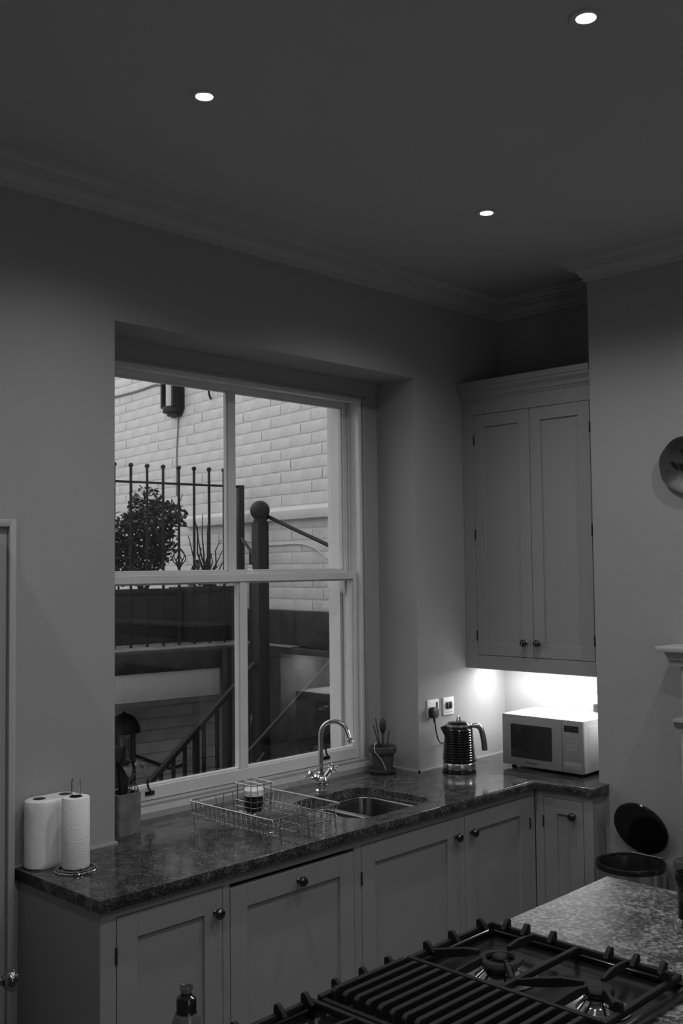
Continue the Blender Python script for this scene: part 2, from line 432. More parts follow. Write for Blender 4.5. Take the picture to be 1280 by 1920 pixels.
tag(wt, 'dark speckled polished granite worktop running in an L under the window', 'worktop')

# stainless undermount sink, one and a half bowls
sk = thing('sink', 'undermount stainless steel double-bowl sink set in the dark granite worktop', 'sink', (3.21, -0.21, 0.70))
fl = curve_plate('rim', rrect(2.935, -0.455, 3.485, 0.03, 0.11, 8), [rrect(3.165, -0.405, 3.425, -0.025, 0.06, 8), rrect(2.985, -0.375, 3.135, -0.05, 0.05, 8)], 0.868, 0.8715, STEEL, 0.001)
ro = bpy.data.objects.new('rim', fl); COL.objects.link(ro); ro.parent = sk
for v in fl.vertices: v.co -= Vector((3.21, -0.21, 0.70))
def bowl(x0, y0, x1, y1, r, d, name):
    prs = []
    for ins, z, rr in ((0, 0.871, r), (0.002, 0.866, r), (0.008, 0.871-d+0.03, r), (0.016, 0.871-d+0.012, r*0.9), (0.034, 0.871-d, r*0.7), (0.08, 0.871-d-0.003, r*0.3)):
        prs.append([(p[0], p[1], z) for p in rrect(x0+ins, y0+ins, x1-ins, y1-ins, max(rr-ins*0.5, 0.012), 8)])
    mb = M(); n = len(prs[0])
    for p in prs: mb.v += [Vector(q) for q in p]
    for i in range(len(prs)-1):
        for j in range(n): mb.f.append((i*n+j, i*n+(j+1) % n, (i+1)*n+(j+1) % n, (i+1)*n+j))
    mb.f.append(tuple((len(prs)-1)*n+j for j in range(n)))
    b = part(name, mb, SINKM, sk)
    cx, cy = (x0+x1)/2, (y0+y1)/2
    part('drain', M().lathe([(0.001, 0.002), (0.02, 0.001), (0.028, 0.004), (0.034, 0.004), (0.036, 0.0)], (cx, cy, 0.871-d-0.003), n=20, close=False), CHROME, b)
bowl(3.165, -0.405, 3.425, -0.025, 0.06, 0.17, 'main_bowl')
bowl(2.985, -0.375, 3.135, -0.05, 0.05, 0.12, 'half_bowl')

# mixer tap
fx, fy = 3.245, 0.062
tp = thing('mixer_tap', 'tall chrome swan-neck mixer tap with two cross handles behind the sink', 'tap', (fx, fy, 0.91))
part('body', M().lathe([(0.026, 0), (0.027, 0.004), (0.024, 0.008), (0.020, 0.012), (0.027, 0.022), (0.031, 0.036), (0.029, 0.050), (0.020, 0.064), (0.014, 0.072), (0.016, 0.076), (0.016, 0.082), (0.011, 0.086)], (fx, fy, 0.91), n=24), CHROME, tp)
pts = [(fx, fy, 0.99), (fx, fy, 1.155)]
sd = Vector((0.62, -0.78, 0)).normalized()
R0 = 0.060
for i in range(1, 15):
    a = PI*i/14*0.93
    pts.append(Vector((fx, fy, 1.155))+sd*(R0-R0*cos(a))+Vector((0, 0, R0*sin(a))))
e_ = Vector(pts[-1]); d_ = (Vector(pts[-1])-Vector(pts[-2])).normalized(); pts.append(e_+d_*0.03)
part('spout', M().tube(pts, [0.0105]*2+[0.0105]*(len(pts)-2), 16), CHROME, tp)
tip = e_+d_*0.028
part('nozzle', M().lathe([(0.011, 0), (0.0135, 0.002), (0.0135, 0.007), (0.012, 0.009), (0.0135, 0.012), (0.0135, 0.020), (0.010, 0.022)], tip, tuple(d_), n=20), CHROME, tp)
for s_ in (-1, 1):
    e2 = 0.022 if s_ > 0 else 0.006
    ax = Vector((s_*0.80, -0.28*s_*0, 0.62)).normalized()
    o0 = Vector((fx+s_*0.012, fy, 0.955))
    h = part('handle_stem', M().lathe([(0.010, 0), (0.010, 0.028+e2), (0.013, 0.030+e2), (0.013, 0.036+e2), (0.009, 0.040+e2), (0.008, 0.052+e2), (0.012, 0.054+e2), (0.0125, 0.064+e2), (0.006, 0.069+e2)], o0, tuple(ax), n=16), CHROME, tp)
    c0 = o0+ax*(0.059+e2); u = ax.orthogonal().normalized(); v_ = ax.cross(u); a0 = 0.5 if s_ > 0 else 0.2
    cr = M()
    for q in range(4):
        d = u*cos(a0+q*PI/2)+v_*sin(a0+q*PI/2)
        cr.tube([c0+d*0.008, c0+d*0.024], [0.0042, 0.0036], 8); cr.sphere(c0+d*0.027, 0.0055, 10)
    part('cross_handle', cr, CHROME, h)

# ------------------------------------------------------------------ kitchen cabinets
def shaker(mb_axis, a0, a1, z0, z1, f, fr_=0.075, th=0.02, rec=0.011, topf=None, bev=0.0015):
    """door on plane; mb_axis 'y' -> door faces -Y, spans x a0..a1, front at y=f ; 'x' -> faces -X, spans y, front at x=f"""
    mb = M(); tf = topf or fr_
    def bx(u0, u1, w0, w1, d0, d1):
        if mb_axis == 'y': mb.box(u0, d0, w0, u1, d1, w1)
        else: mb.box(d0, u0, w0, d1, u1, w1)
    bx(a0, a0+fr_, z0, z1, f, f+th); bx(a1-fr_, a1, z0, z1, f, f+th)
    bx(a0+fr_, a1-fr_, z0, z0+tf, f, f+th); bx(a0+fr_, a1-fr_, z1-tf, z1, f, f+th)
    pn = M()
    if mb_axis == 'y': pn.box(a0+fr_-0.002, f+rec, z0+tf-0.002, a1-fr_+0.002, f+th-0.002, z1-tf+0.002)
    else: pn.box(f+rec, a0+fr_-0.002, z0+tf-0.002, f+th-0.002, a1-fr_+0.002, z1-tf+0.002)
    return mb, pn
def knob(parent, pos, ax, s=1.0):
    part('knob', M().lathe([(0.009*s, 0), (0.010*s, 0.003), (0.006*s, 0.007), (0.006*s, 0.013), (0.013*s, 0.017), (0.0175*s, 0.023), (0.0185*s, 0.029), (0.016*s, 0.035), (0.009*s, 0.039), (0.002, 0.040)], pos, ax, n=24), KNOBM, parent)
def hinge(parent, pos, axis):
    x, y, z = pos
    part('hinge', M().lathe([(0.0035, 0), (0.004, 0.001), (0.004, 0.049), (0.0035, 0.05)], (x, y, z), n=10), BLACKM, parent)
def frame_y(x0, x1, z0, z1, yf, th, dx0, dx1, dz0, dz1):
    m_ = M(); m_.box(x0, yf, z0, dx0, yf+th, z1); m_.box(dx1, yf, z0, x1, yf+th, z1)
    m_.box(dx0, yf, z0, dx1, yf+th, dz0); m_.box(dx0, yf, dz1, dx1, yf+th, z1); return m_
YF = -0.495; ZT = 0.871
g = 0.0025
def base_unit(name, lab, x0, x1, d0, d1, zt, kx, kz, hx, hz, ftop=0.075, drop=0.0, side=None, pz=None):
    t = thing(name, lab, 'cabinet', ((x0+x1)/2, -0.25, 0.0))
    part('face_frame', frame_y(x0, x1, 0.10, ZT, YF, 0.022, d0, d1, 0.13, zt), CABP, t, 0.0008, seg=1)
    cb = M().box(x0+0.001, YF+0.024, 0.10, x0+0.018, -0.004, ZT-0.001).box(x1-0.018, YF+0.024, 0.10, x1-0.001, -0.004, ZT-0.001).box(x0+0.018, YF+0.024, 0.10, x1-0.018, -0.004, 0.118).box(x0+0.018, -0.02, 0.118, x1-0.018, -0.004, ZT-0.03 if 'sink' not in lab else 0.6)
    part('carcass', cb, CABP, t)
    part('plinth', M().box(x0, YF+0.05, 0.0, x1, YF+0.068, 0.10), CABP, t)
    a, b = shaker('y', d0+g, d1-g, 0.13+g, zt-g-drop, YF-0.001, ftop, 0.02)
    d = part('door', a, CABP, t, 0.001, seg=1); part('door_panel', b, CABP, d)
    knob(d, (kx, YF, kz), (0, -1, 0))
    for q in hz: hinge(d, (hx, YF-0.002, q), None)
    return t
t = base_unit('base_cabinet', 'grey base cabinet at the left end of the run, knob at its upper right', 1.757, 2.249, 1.813, 2.229, 0.840, 2.196, 0.762, 1.812, (0.70, 0.19))
part('end_panel', M().box(1.7555, YF+0.002, 0.0, 1.757, -0.003, ZT), CABP, t)
base_unit('dishwasher', 'integrated dishwasher behind a grey panelled door with centred knob, slim dark gap above it', 2.249, 2.884, 2.259, 2.866, 0.838, 2.575, 0.782, 2.259, (), drop=0.012)
base_unit('base_cabinet', 'grey base cabinet under the sink, knob at the upper right of its door', 2.884, 3.527, 2.905, 3.508, 0.838, 3.482, 0.760, 2.904, (0.69, 0.19))
base_unit('base_cabinet', 'grey base cabinet in the inner corner, knob at the upper left of its door', 3.527, 4.078, 3.548, 4.036, 0.840, 3.590, 0.760, 4.037, (0.69, 0.19), ftop=0.075)
# narrow return cabinet (faces -X)
XF = 4.083
t = thing('base_cabinet', 'narrow grey painted base cabinet below the microwave, single slim door with dark knob', 'cabinet', (4.3, -0.64, 0))
rf = M(); y0, y1, e0, e1, zt = -0.795, YF-0.0, -0.748, -0.540, 0.838
rf.box(XF, y0, 0.10, XF+0.022, e0, ZT); rf.box(XF, e1, 0.10, XF+0.022, y1, ZT); rf.box(XF, e0, 0.10, XF+0.022, e1, 0.13); rf.box(XF, e0, zt, XF+0.022, e1, ZT)
part('face_frame', rf, CABP, t, 0.0008, seg=1)
part('end_panel', M().box(XF+0.022, y0, 0.0, XC-0.001, y0+0.018, ZT), CABP, t)
part('carcass', M().box(XF+0.022, YC+0.004, 0.10, XR-0.004, YC+0.02, ZT-0.001).box(XF+0.022, YC+0.02, 0.10, XR-0.004, YF, 0.118), CABP, t)
part('plinth', M().box(XF+0.05, y0+0.02, 0.0, XF+0.068, y1, 0.10), CABP, t)
a, b = shaker('x', e0+g, e1-g, 0.13+g, zt-g, XF-0.001, 0.068, 0.02)
d = part('door', a, CABP, t, 0.001, seg=1); part('door_panel', b, CABP, d)
knob(d, (XF, -0.703, 0.770), (-1, 0, 0)); hinge(d, (XF-0.002, e1, 0.70), None); hinge(d, (XF-0.002, e1, 0.19), None)

# wall cabinet in the recess
XU = 4.231; UZ0, UZ1 = 1.379, 2.735; UY0, UY1 = YC+0.001, -0.002
D0, D1, DM, DZ0, DZ1 = -0.742, -0.074, -0.408, 1.447, 2.662
t = thing('wall_cabinet', 'tall grey two-door wall cupboard with moulded cornice above the microwave', 'cabinet', (4.4, -0.38, UZ0))
uf = M()
uf.box(XU, UY0, UZ0, XU+0.022, D0, UZ1); uf.box(XU, D1, UZ0, XU+0.022, UY1, UZ1); uf.box(XU, D0, UZ0, XU+0.022, D1, DZ0); uf.box(XU, D0, DZ1, XU+0.022, D1, UZ1)
part('face_frame', uf, CABP, t, 0.0008, seg=1)
ub = M().box(XU+0.022, UY0, UZ0+0.035, XR-0.003, UY1, UZ0+0.053).box(XU+0.022, UY0, 2.72, XR-0.003, UY1, 2.738)
ub.box(XU+0.022, UY0, UZ0+0.053, XR-0.003, UY0+0.018, 2.72).box(XU+0.022, UY1-0.018, UZ0+0.053, XR-0.003, UY1, 2.72).box(XR-0.012, UY0+0.018, UZ0+0.053, XR-0.003, UY1-0.018, 2.72)
part('carcass', ub, CABP, t)
XQ = XU+0.0
cp = [(XQ+0.03, 2.735), (XQ-0.002, 2.735), (XQ-0.006, 2.746), (XQ-0.012, 2.750), (XQ-0.012, 2.762), (XQ-0.020, 2.776), (XQ-0.034, 2.784), (XQ-0.036, 2.788), (XQ-0.036, 2.796), (XQ-0.042, 2.800), (XQ-0.042, 2.828), (XQ+0.03, 2.828)]
part('cornice', M().prism(cp, 'y', UY0, UY1), CABP, t)
for (p0, p1, kn, hy) in ((DM+0.0015, D1-g, -0.366, D1-0.001), (D0+g, DM-0.0015, -0.441, D0+0.001)):
    a, b = shaker('x', p0, p1, DZ0+g, DZ1-g, XU-0.001, 0.062, 0.02, rec=0.008)
    d = part('door', a, CABP, t, 0.001, seg=1); part('door_panel', b, CABP, d)
    knob(d, (XU, kn, 1.519), (-1, 0, 0))
    for q in (1.52, 2.03, 2.51): hinge(d, (XU-0.002, hy, q), None)
# strip light under it
ul = thing('strip_light', 'slim under-cabinet strip light shining on the wall behind the microwave', 'light', (4.39, -0.385, UZ0+0.034))
part('housing', M().box(4.36, -0.725, UZ0+0.016, 4.42, -0.045, UZ0+0.034), PLAST, ul, 0.002)
part('diffuser', M().box(4.365, -0.72, UZ0+0.012, 4.415, -0.05, UZ0+0.0155), STRIPM, ul)
al = bpy.data.lights.new('strip_beam', 'AREA'); al.shape = 'RECTANGLE'; al.size = 0.05; al.size_y = 0.66; al.energy = UNDER_W
ao = bpy.data.objects.new('strip_beam', al); COL.objects.link(ao); ao.parent = ul; ao.location = (0, 0, -0.026)

# ------------------------------------------------------------------ microwave
ZW = 0.910
mx0, mx1, my0, my1, mz0, mz1 = 4.226, 4.530, -0.668, -0.218, 0.925, 1.170
t = thing('microwave', 'silver-fronted white microwave oven with dark window under the wall cupboard', 'microwave', ((mx0+mx1)/2, (my0+my1)/2, ZW))
part('casing', M().box(mx0+0.012, my0, mz0, mx1, my1, mz1), MWSIDE, t, 0.006)
part('side_panel', M().box(mx0+0.05, my0-0.0015, mz0+0.035, mx1-0.03, my0+0.002, mz1-0.03), MWSIDE, t, 0.004)
PD = my0+0.112      # split between door and control panel
dr = part('door', M().box(mx0, PD+0.001, mz0+0.001, mx0+0.012, my1, mz1-0.001), MWFRONT, t, 0.002)
part('door_window', M().prism(rrect(PD+0.055, mz0+0.040, my1-0.050, mz1-0.045, 0.006, 3), 'x', mx0-0.0008, mx0+0.002), MWWIN, dr)
cp_ = part('control_panel', M().box(mx0, my0, mz0+0.001, mx0+0.012, PD-0.001, mz1-0.001), MWFRONT, t, 0.002)
part('display', M().box(mx0-0.0008, my0+0.022, mz1-0.055, mx0+0.002, PD-0.012, mz1-0.026), MWWIN, cp_)
for r in range(4):
    for c in range(3):
        y = my0+0.034+c*0.022; z = mz1-0.082-r*0.020
        part('button', M().box(mx0-0.0008, y, z, mx0+0.001, y+0.015, z+0.009), mat('button_grey', 0.26, 0.5), cp_, 0.0004, seg=1)
part('door_release', M().box(mx0-0.001, my0+0.010, mz0+0.012, mx0+0.002, PD-0.008, mz0+0.050), MWFRONT, cp_, 0.001)
for x in (mx0+0.04, mx1-0.04):
    for y in (my0+0.04, my1-0.04): part('foot', M().lathe([(0.012, 0), (0.013, 0.004), (0.013, 0.016)], (x, y, ZW), n=12), BLACKM, t)
def text(name, body, size, loc, rot, m, parent, ext=0.0004):
    cu = bpy.data.curves.new(name, 'FONT'); cu.body = body; cu.size = size; cu.extrude = ext; cu.align_x = 'CENTER'; cu.align_y = 'CENTER'
    tmp = bpy.data.objects.new('t', cu); COL.objects.link(tmp); C.view_layer.update()
    me = bpy.data.meshes.new_from_object(tmp.evaluated_get(C.evaluated_depsgraph_get())); bpy.data.objects.remove(tmp)
    me.transform(Matrix.Translation(Vector(loc)-OR[parent.name]) @ Matrix(rot).to_4x4())
    me.materials.clear(); me.materials.append(m); me.name = name
    o = bpy.data.objects.new(name, me); COL.objects.link(o); o.parent = parent; OR[o.name] = OR[parent.name]; return o
RX = ((0, 0, -1), (-1, 0, 0), (0, 1, 0))     # text facing -X, reading towards -Y
text('lettering', 'Panasonic', 0.016, (mx0-0.0004, (PD+my1)/2, mz0+0.020), RX, mat('print_black', 0.02, 0.5), dr)

# ------------------------------------------------------------------ kettle
kx, ky = 3.985, -0.135
t = thing('kettle', 'glossy black ribbed electric kettle with chrome base band and lid', 'kettle', (kx, ky, ZW))
part('power_base', M().lathe([(0.078, 0), (0.082, 0.004), (0.080, 0.014), (0.074, 0.018)], (kx, ky, ZW), n=40), BLACKG, t)
part('base_band', M().lathe([(0.078, 0.018), (0.079, 0.020), (0.0785, 0.045), (0.077, 0.047)], (kx, ky, ZW), n=40), STEEL, t)
pr = [(0.0765, 0.047)]
for i in range(13):
    z = 0.056+i*0.0115; f = 1-(z-0.054)/0.16*0.17
    pr += [(0.0765*f, z), (0.0800*f, z+0.0035), (0.0800*f, z+0.007), (0.0765*f, z+0.0105)]
pr += [(0.0635, 0.208), (0.062, 0.218)]
bd = M().lathe(pr, (kx, ky, ZW), n=20)
part('body', bd, BLACKG, t)
part('collar', M().lathe([(0.0645, 0.216), (0.0655, 0.220), (0.0645, 0.226), (0.058, 0.228)], (kx, ky, ZW), n=40), STEEL, t)
ld = part('lid', M().lathe([(0.058, 0.226), (0.052, 0.234), (0.03, 0.240), (0.002, 0.242)], (kx, ky, ZW), n=40), BLACKG, t)
part('lid_loop', M().tube(smoothpts([(kx-0.012, ky, ZW+0.236), (kx-0.010, ky, ZW+0.256), (kx, ky, ZW+0.264), (kx+0.010, ky, ZW+0.256), (kx+0.012, ky, ZW+0.236)], 4), 0.0035, 8), STEEL, ld)
hd_ = Vector((0.74, -0.67, 0)).normalized(); kp = Vector((kx, ky, ZW))
def kp_(r, z): return kp+hd_*r+Vector((0, 0, z))
part('handle', M().tube(smoothpts([kp_(0.055, 0.214), kp_(0.085, 0.217), kp_(0.105, 0.205), (kp_(0.116, 0.170)), kp_(0.122, 0.130), kp_(0.124, 0.098)], 5), [0.008+0.006*min(1, i/6) for i in range(26)], 10), DSTEEL, t)
sp_ = kp-hd_*0.06
spm = M(); w0 = hd_.cross(Vector((0, 0, 1)))
spm.add([kp-hd_*0.058+w0*0.022+Vector((0,0,0.222)), kp-hd_*0.058-w0*0.022+Vector((0,0,0.222)), kp-hd_*0.092+Vector((0,0,0.214)), kp-hd_*0.066+w0*0.016+Vector((0,0,0.165)), kp-hd_*0.066-w0*0.016+Vector((0,0,0.165)), kp-hd_*0.040+Vector((0,0,0.222))],
        [(0,2,1),(0,1,5),(0,3,2),(1,2,4),(2,3,4),(0,5,3),(1,4,5),(3,5,4)])
part('spout', spm, BLACKG, t, 0.003)
# sockets (UK) on the window wall, right of the niche
def plate_y(name, lab, x0, x1, z0, z1):
    t_ = thing(name, lab, 'socket', ((x0+x1)/2, 0, (z0+z1)/2))
    part('face_plate', M().box(x0, -0.009, z0, x1, -0.0005, z1), PLAST, t_, 0.002)
    for x in (x0+0.010, x1-0.010): part('screw', M().lathe([(0.0001, 0), (0.003, 0.0), (0.003, 0.001)], (x, -0.009, (z0+z1)/2), (0, -1, 0), n=10), STEEL, t_)
    return t_
s1 = plate_y('wall_socket', 'white wall socket holding the black plug, left of the pair above the kettle', 3.908, 3.994, 1.160, 1.246)
part('rocker_switch', M().box(3.972, -0.013, 1.205, 3.982, -0.009, 1.232), BLACKM, s1, 0.001)
s2 = plate_y('wall_switch', 'white wall plate with two dark rocker controls, right of the pair above the kettle', 4.030, 4.114, 1.160, 1.246)
for x in (4.056, 4.080): part('rocker_switch', M().box(x-0.008, -0.020, 1.190, x+0.008, -0.009, 1.224), BLACKM, s2, 0.003)
part('lettering', M().box(4.045, -0.0096, 1.172, 4.10, -0.009, 1.175), mat('print_grey', 0.3, 0.6), s2)
pl = thing('kettle_plug', 'black three-pin plug and kettle cord pushed into the left wall socket', 'plug', (3.932, -0.01, 1.185))
part('plug_body', M().prism(rrect(3.908, 1.160, 3.958, 1.212, 0.016, 5), 'y', -0.040, -0.0095), BLACKM, pl, 0.004)
cord = smoothpts([(3.934, -0.028, 1.165), (3.936, -0.030, 1.135), (3.936, -0.034, 1.105), (3.938, -0.040, 1.075), (3.960, -0.030, 1.050), (4.00, -0.018, 1.03), (4.05, -0.02, 1.035), (4.085, -0.06, 1.022), (4.112, -0.11, 0.99), (4.110, -0.14, 0.95), (4.092, -0.14, 0.922), (4.068, -0.136, 0.9165)], 6)
part('cord', M().tube(cord, 0.0032, 8), BLACKM, pl)
part('strain_relief', M().lathe([(0.006, 0), (0.0055, 0.012), (0.004, 0.024)], (3.934, -0.026, 1.162), (0.02, -0.05, -1), n=10), BLACKM, pl)
s3 = thing('wall_socket', 'white wall socket behind the microwave, half hidden by the chimney breast corner', 'socket', (XR, -0.60, 1.2))
part('face_plate', M().box(XR-0.009, -0.690, 1.165, XR-0.0005, -0.545, 1.251), PLAST, s3, 0.002)
part('plug', M().box(XR-0.045, -0.600, 1.172, XR-0.0095, -0.552, 1.212), BLACKM, s3, 0.006)

# ------------------------------------------------------------------ plant pots in the window niche
px, py = 2.248, 0.118
t = thing('planter', 'square weathered wooden planter with curling dark leaves in the left window corner', 'plant pot', (px, py, ZW))
bx = M(); h = 0.052; H = 0.150
ring = rrect(px-h, py-h, px+h, py+h, 0.012, 3); rin = rrect(px-h+0.008, py-h+0.008, px+h-0.008, py+h-0.008, 0.008, 3); n = len(ring)
bx.v = [Vector((a, b, ZW)) for a, b in ring]+[Vector((a, b, ZW+H)) for a, b in ring]+[Vector((a, b, ZW+H)) for a, b in rin]+[Vector((a, b, ZW+H-0.03)) for a, b in rin]
for k in range(3):
    for j in range(n): bx.f.append((k*n+j, k*n+(j+1) % n, (k+1)*n+(j+1) % n, (k+1)*n+j))
bx.f.append(tuple(range(n)))
part('box', bx, WOODG, t)
part('soil', M().prism(rrect(px-h+0.009, py-h+0.009, px+h-0.009, py+h-0.009, 0.008, 3), 'z', ZW+H-0.05, ZW+H-0.02), SOIL, t)
def strap(pts, wd, m_, par, name='leaf', fold=0.25):
    P = smoothpts(pts, 6); mb = M(); n = len(P)
    for i, p in enumerate(P):
        tt = (P[min(i+1, n-1)]-P[max(i-1, 0)]).normalized()
        sde = tt.cross(Vector((0, 0, 1)));
        sde = sde.normalized() if sde.length > 1e-4 else Vector((1, 0, 0))
        up = sde.cross(tt); u = i/(n-1); w_ = wd*(sin(PI*min(1, u*0.92+0.06))**0.7)+0.0006
        mb.v += [p-sde*w_+up*w_*fold, p, p+sde*w_+up*w_*fold, p+up*0.0008]
    for i in range(n-1):
        a, b = i*4, (i+1)*4
        for q in range(3): mb.f.append((a+q, a+(q+1) % 4, b+(q+1) % 4, b+q)) if q < 2 else None
        mb.f += [(a+2, a+3, b+3, b+2), (a+3, a, b, b+3)]
    return part(name, mb, m_, par)
z0 = ZW+H-0.02
for dx, dy, hh, rr, wd in ((0.050, 0.02, 0.11, 0.085, 0.016), (0.03, -0.035, 0.09, 0.06, 0.015), (-0.04, 0.02, 0.14, 0.05, 0.018), (0.01, 0.03, 0.17, 0.03, 0.020),
                           (-0.01, -0.04, 0.12, 0.04, 0.018), (0.045, 0.045, 0.06, 0.06, 0.012), (-0.03, -0.02, 0.19, 0.02, 0.020), (0.03, 0.0, 0.13, 0.03, 0.018)):
    d = Vector((dx, dy, 0)).normalized(); b = Vector((px+dx*0.25, py+dy*0.25, z0))
    strap([b, b+d*rr*0.3+Vector((0, 0, hh*0.6)), b+d*rr*0.7+Vector((0, 0, hh)), b+d*rr*1.1+Vector((0, 0, hh*0.93)), b+d*rr*1.5+Vector((0, 0, hh*0.72))], wd, LEAFD if dx != 0.050 else LEAFM, t)
rt = M()
for a, b_, c_ in (((0.02, -0.03, 0), (0.035, -0.045, 0.030), (0.05, -0.03, 0.0)), ((0.0, -0.02, 0), (0.03, -0.03, 0.045), (0.056, 0.0, 0.012)), ((0.01, 0.0, 0), (0.045, -0.01, 0.05), (0.062, -0.02, 0.01))):
    o = Vector((px, py, z0)); rt.tube(smoothpts([o+Vector(a), o+Vector(b_), o+Vector(c_)], 6), 0.0022, 6)
part('aerial_root', rt, mat('pale_root', 0.16, 0.7), t)

qx, qy = 3.725, 0.125
t = thing('terracotta_pot', 'dark terracotta pot on a saucer holding kitchen sticks, right corner of the window', 'pot', (qx, qy, ZW))
part('pot_body', M().lathe([(0.046, 0.014), (0.050, 0.05), (0.056, 0.095), (0.064, 0.097), (0.067, 0.104), (0.067, 0.124), (0.063, 0.128), (0.058, 0.126), (0.052, 0.09), (0.04, 0.03), (0.001, 0.028)], (qx, qy, ZW), n=32, close=False), TERRA, t)
part('saucer', M().lathe([(0.050, 0), (0.062, 0.004), (0.067, 0.018), (0.064, 0.020), (0.056, 0.012), (0.001, 0.012)], (qx, qy, ZW), n=32), TERRA, t)
part('pebble_fill', M().lathe([(0.001, 0.118), (0.03, 0.116), (0.056, 0.112), (0.054, 0.10), (0.001, 0.10)], (qx, qy, ZW), n=20), SOIL, t)
tw = smoothpts([(qx-0.030, qy+0.004, ZW+0.135), (qx-0.050, qy-0.002, ZW+0.146), (qx-0.069, qy-0.010, ZW+0.134), (qx-0.071, qy-0.016, ZW+0.110), (qx-0.058, qy-0.032, ZW+0.085), (qx-0.045, qy-0.044, ZW+0.055), (qx-0.036, qy-0.052, ZW+0.024)], 5)
solo('twine', M().tube(tw, 0.0022, 6), TWINE, 'thin pale cord trailing over the front of the terracotta pot', 'cord', loc=(qx-0.036, qy-0.052, ZW+0.024))
sp2 = M(); a = Vector((qx-0.002, qy-0.004, ZW+0.119)); b = Vector((qx+0.006, qy+0.004, ZW+0.190))
sp2.tube([a, b], 0.0045, 8); sp2.sphere((qx+0.008, qy+0.004, ZW+0.222), 0.036, 20, (0.5, 0.45, 1.0))
solo('wooden_spoon', sp2, SPOON, 'dark wooden spoon standing bowl-up in the terracotta pot', 'spoon', loc=tuple(a))
for a, b, lab in (((-0.024, -0.004, 0.117), (-0.068, -0.004, 0.236), 'thin dark stick leaning left in the terracotta pot, leftmost of three'),
                  ((-0.012, 0.004, 0.117), (-0.040, 0.006, 0.262), 'tallest thin dark stick in the terracotta pot, beside the spoon'),
                  ((0.022, -0.006, 0.115), (0.042, -0.008, 0.196), 'short dark stick leaning right of the spoon in the terracotta pot')):
    o = Vector((qx, qy, ZW)); solo('stick', M().tube([o+Vector(a), o+Vector(b)], [0.0030, 0.0022], 8), SPOON, lab, 'stick', loc=tuple(o+Vector(a)), group='sticks in the terracotta pot')

# ------------------------------------------------------------------ kitchen paper
t = thing('kitchen_roll_pack', 'film-wrapped twin pack of white kitchen rolls standing against the wall', 'kitchen roll', (1.845, -0.056, ZW))
r1, r2 = (1.803, -0.056), (1.900, -0.056); rr = 0.050; HR = 0.224
def hull_pack():
    d = Vector((r2[0]-r1[0], r2[1]-r1[1], 0)); L_ = d.length; d.normalize(); nrm = Vector((-d.y, d.x, 0)); out = []
    for i in range(13):
        a = PI/2+PI*i/12; out.append(Vector((*r1, 0))+(d*cos(a)+nrm*sin(a))*rr)
    mid = (Vector((*r1, 0))+Vector((*r2, 0)))/2
    out.append(mid-nrm*rr*0.90)
    for i in range(13):
        a = -PI/2+PI*i/12; out.append(Vector((*r2, 0))+(d*cos(a)+nrm*sin(a))*rr)
    out.append(mid+nrm*rr*0.90); return out, mid
hp, mid = hull_pack()
wr = M(); n = len(hp)
lv = [(0.90, 0.0), (0.985, 0.006), (1.0, 0.02), (0.985, 0.06), (1.0, 0.12), (0.99, 0.18), (1.0, HR-0.014), (0.97, HR-0.004), (0.88, HR)]
rnd = random.Random(4)
for s_, z in lv:
    for p in hp:
        q = mid+(p-mid)*(s_+rnd.uniform(-0.004, 0.004)); wr.v.append(Vector((q.x, q.y, ZW+z)))
for k in range(len(lv)-1):
    for j in range(n): wr.f.append((k*n+j, k*n+(j+1) % n, (k+1)*n+(j+1) % n, (k+1)*n+j))
wr.f.append(tuple(range(n))); wr.f.append(tuple((len(lv)-1)*n+j for j in range(n)))
part('wrapping', wr, FILM, t)
for c in (r1, r2): part('core_hole', M().lathe([(0.0205, 0.0), (0.0205, 0.0012), (0.018, 0.0014), (0.0001, 0.0012)], (c[0], c[1], ZW+HR), n=24), mat('cardboard_core', 0.03, 0.9), t)
hx, hy = 1.866, -0.180
t = thing('kitchen_roll_holder', 'chrome wire kitchen-roll stand with tall loop handle on a round base', 'holder', (hx, hy, ZW))
part('base_ring', M().tube([(hx+0.068*cos(2*PI*i/40), hy+0.068*sin(2*PI*i/40), ZW+0.004) for i in range(40)], 0.0028, 8, closed=True).tube([(hx+0.060*cos(2*PI*i/40), hy+0.060*sin(2*PI*i/40), ZW+0.010) for i in range(40)], 0.002, 6, closed=True), CHROME, t)
part('base_cross', M().tube([(hx-0.068, hy, ZW+0.008), (hx+0.068, hy, ZW+0.008)], 0.0025, 8).tube([(hx, hy-0.068, ZW+0.008), (hx, hy+0.068, ZW+0.008)], 0.0025, 8), CHROME, t)
dv = Vector((0.695, -0.719, 0))*0.014; c0 = Vector((hx, hy, ZW))
part('loop_handle', M().tube([c0-dv+Vector((0,0,0.008)), c0-dv+Vector((0,0,0.288))]+[c0-dv*cos(a)+Vector((0,0,0.288+0.014*sin(a))) for a in [PI*i/8 for i in range(1, 8)]]+[c0+dv+Vector((0,0,0.288)), c0+dv+Vector((0,0,0.008))], 0.0030, 8), CHROME, t)
t = thing('kitchen_roll', 'single unwrapped white kitchen roll on the wire stand', 'kitchen roll', (hx, hy, ZW+0.013))
part('paper', M().lathe([(0.021, 0.013), (0.044, 0.013), (0.0455, 0.016), (0.0450, 0.236), (0.043, 0.239), (0.021, 0.239)], (hx, hy, ZW), n=40, close=False), PAPER, t)
part('core', M().lathe([(0.021, 0.013), (0.021, 0.241), (0.0195, 0.241), (0.0195, 0.013)], (hx, hy, ZW), n=32, close=False), mat('cardboard_core', 0.03, 0.9), t)

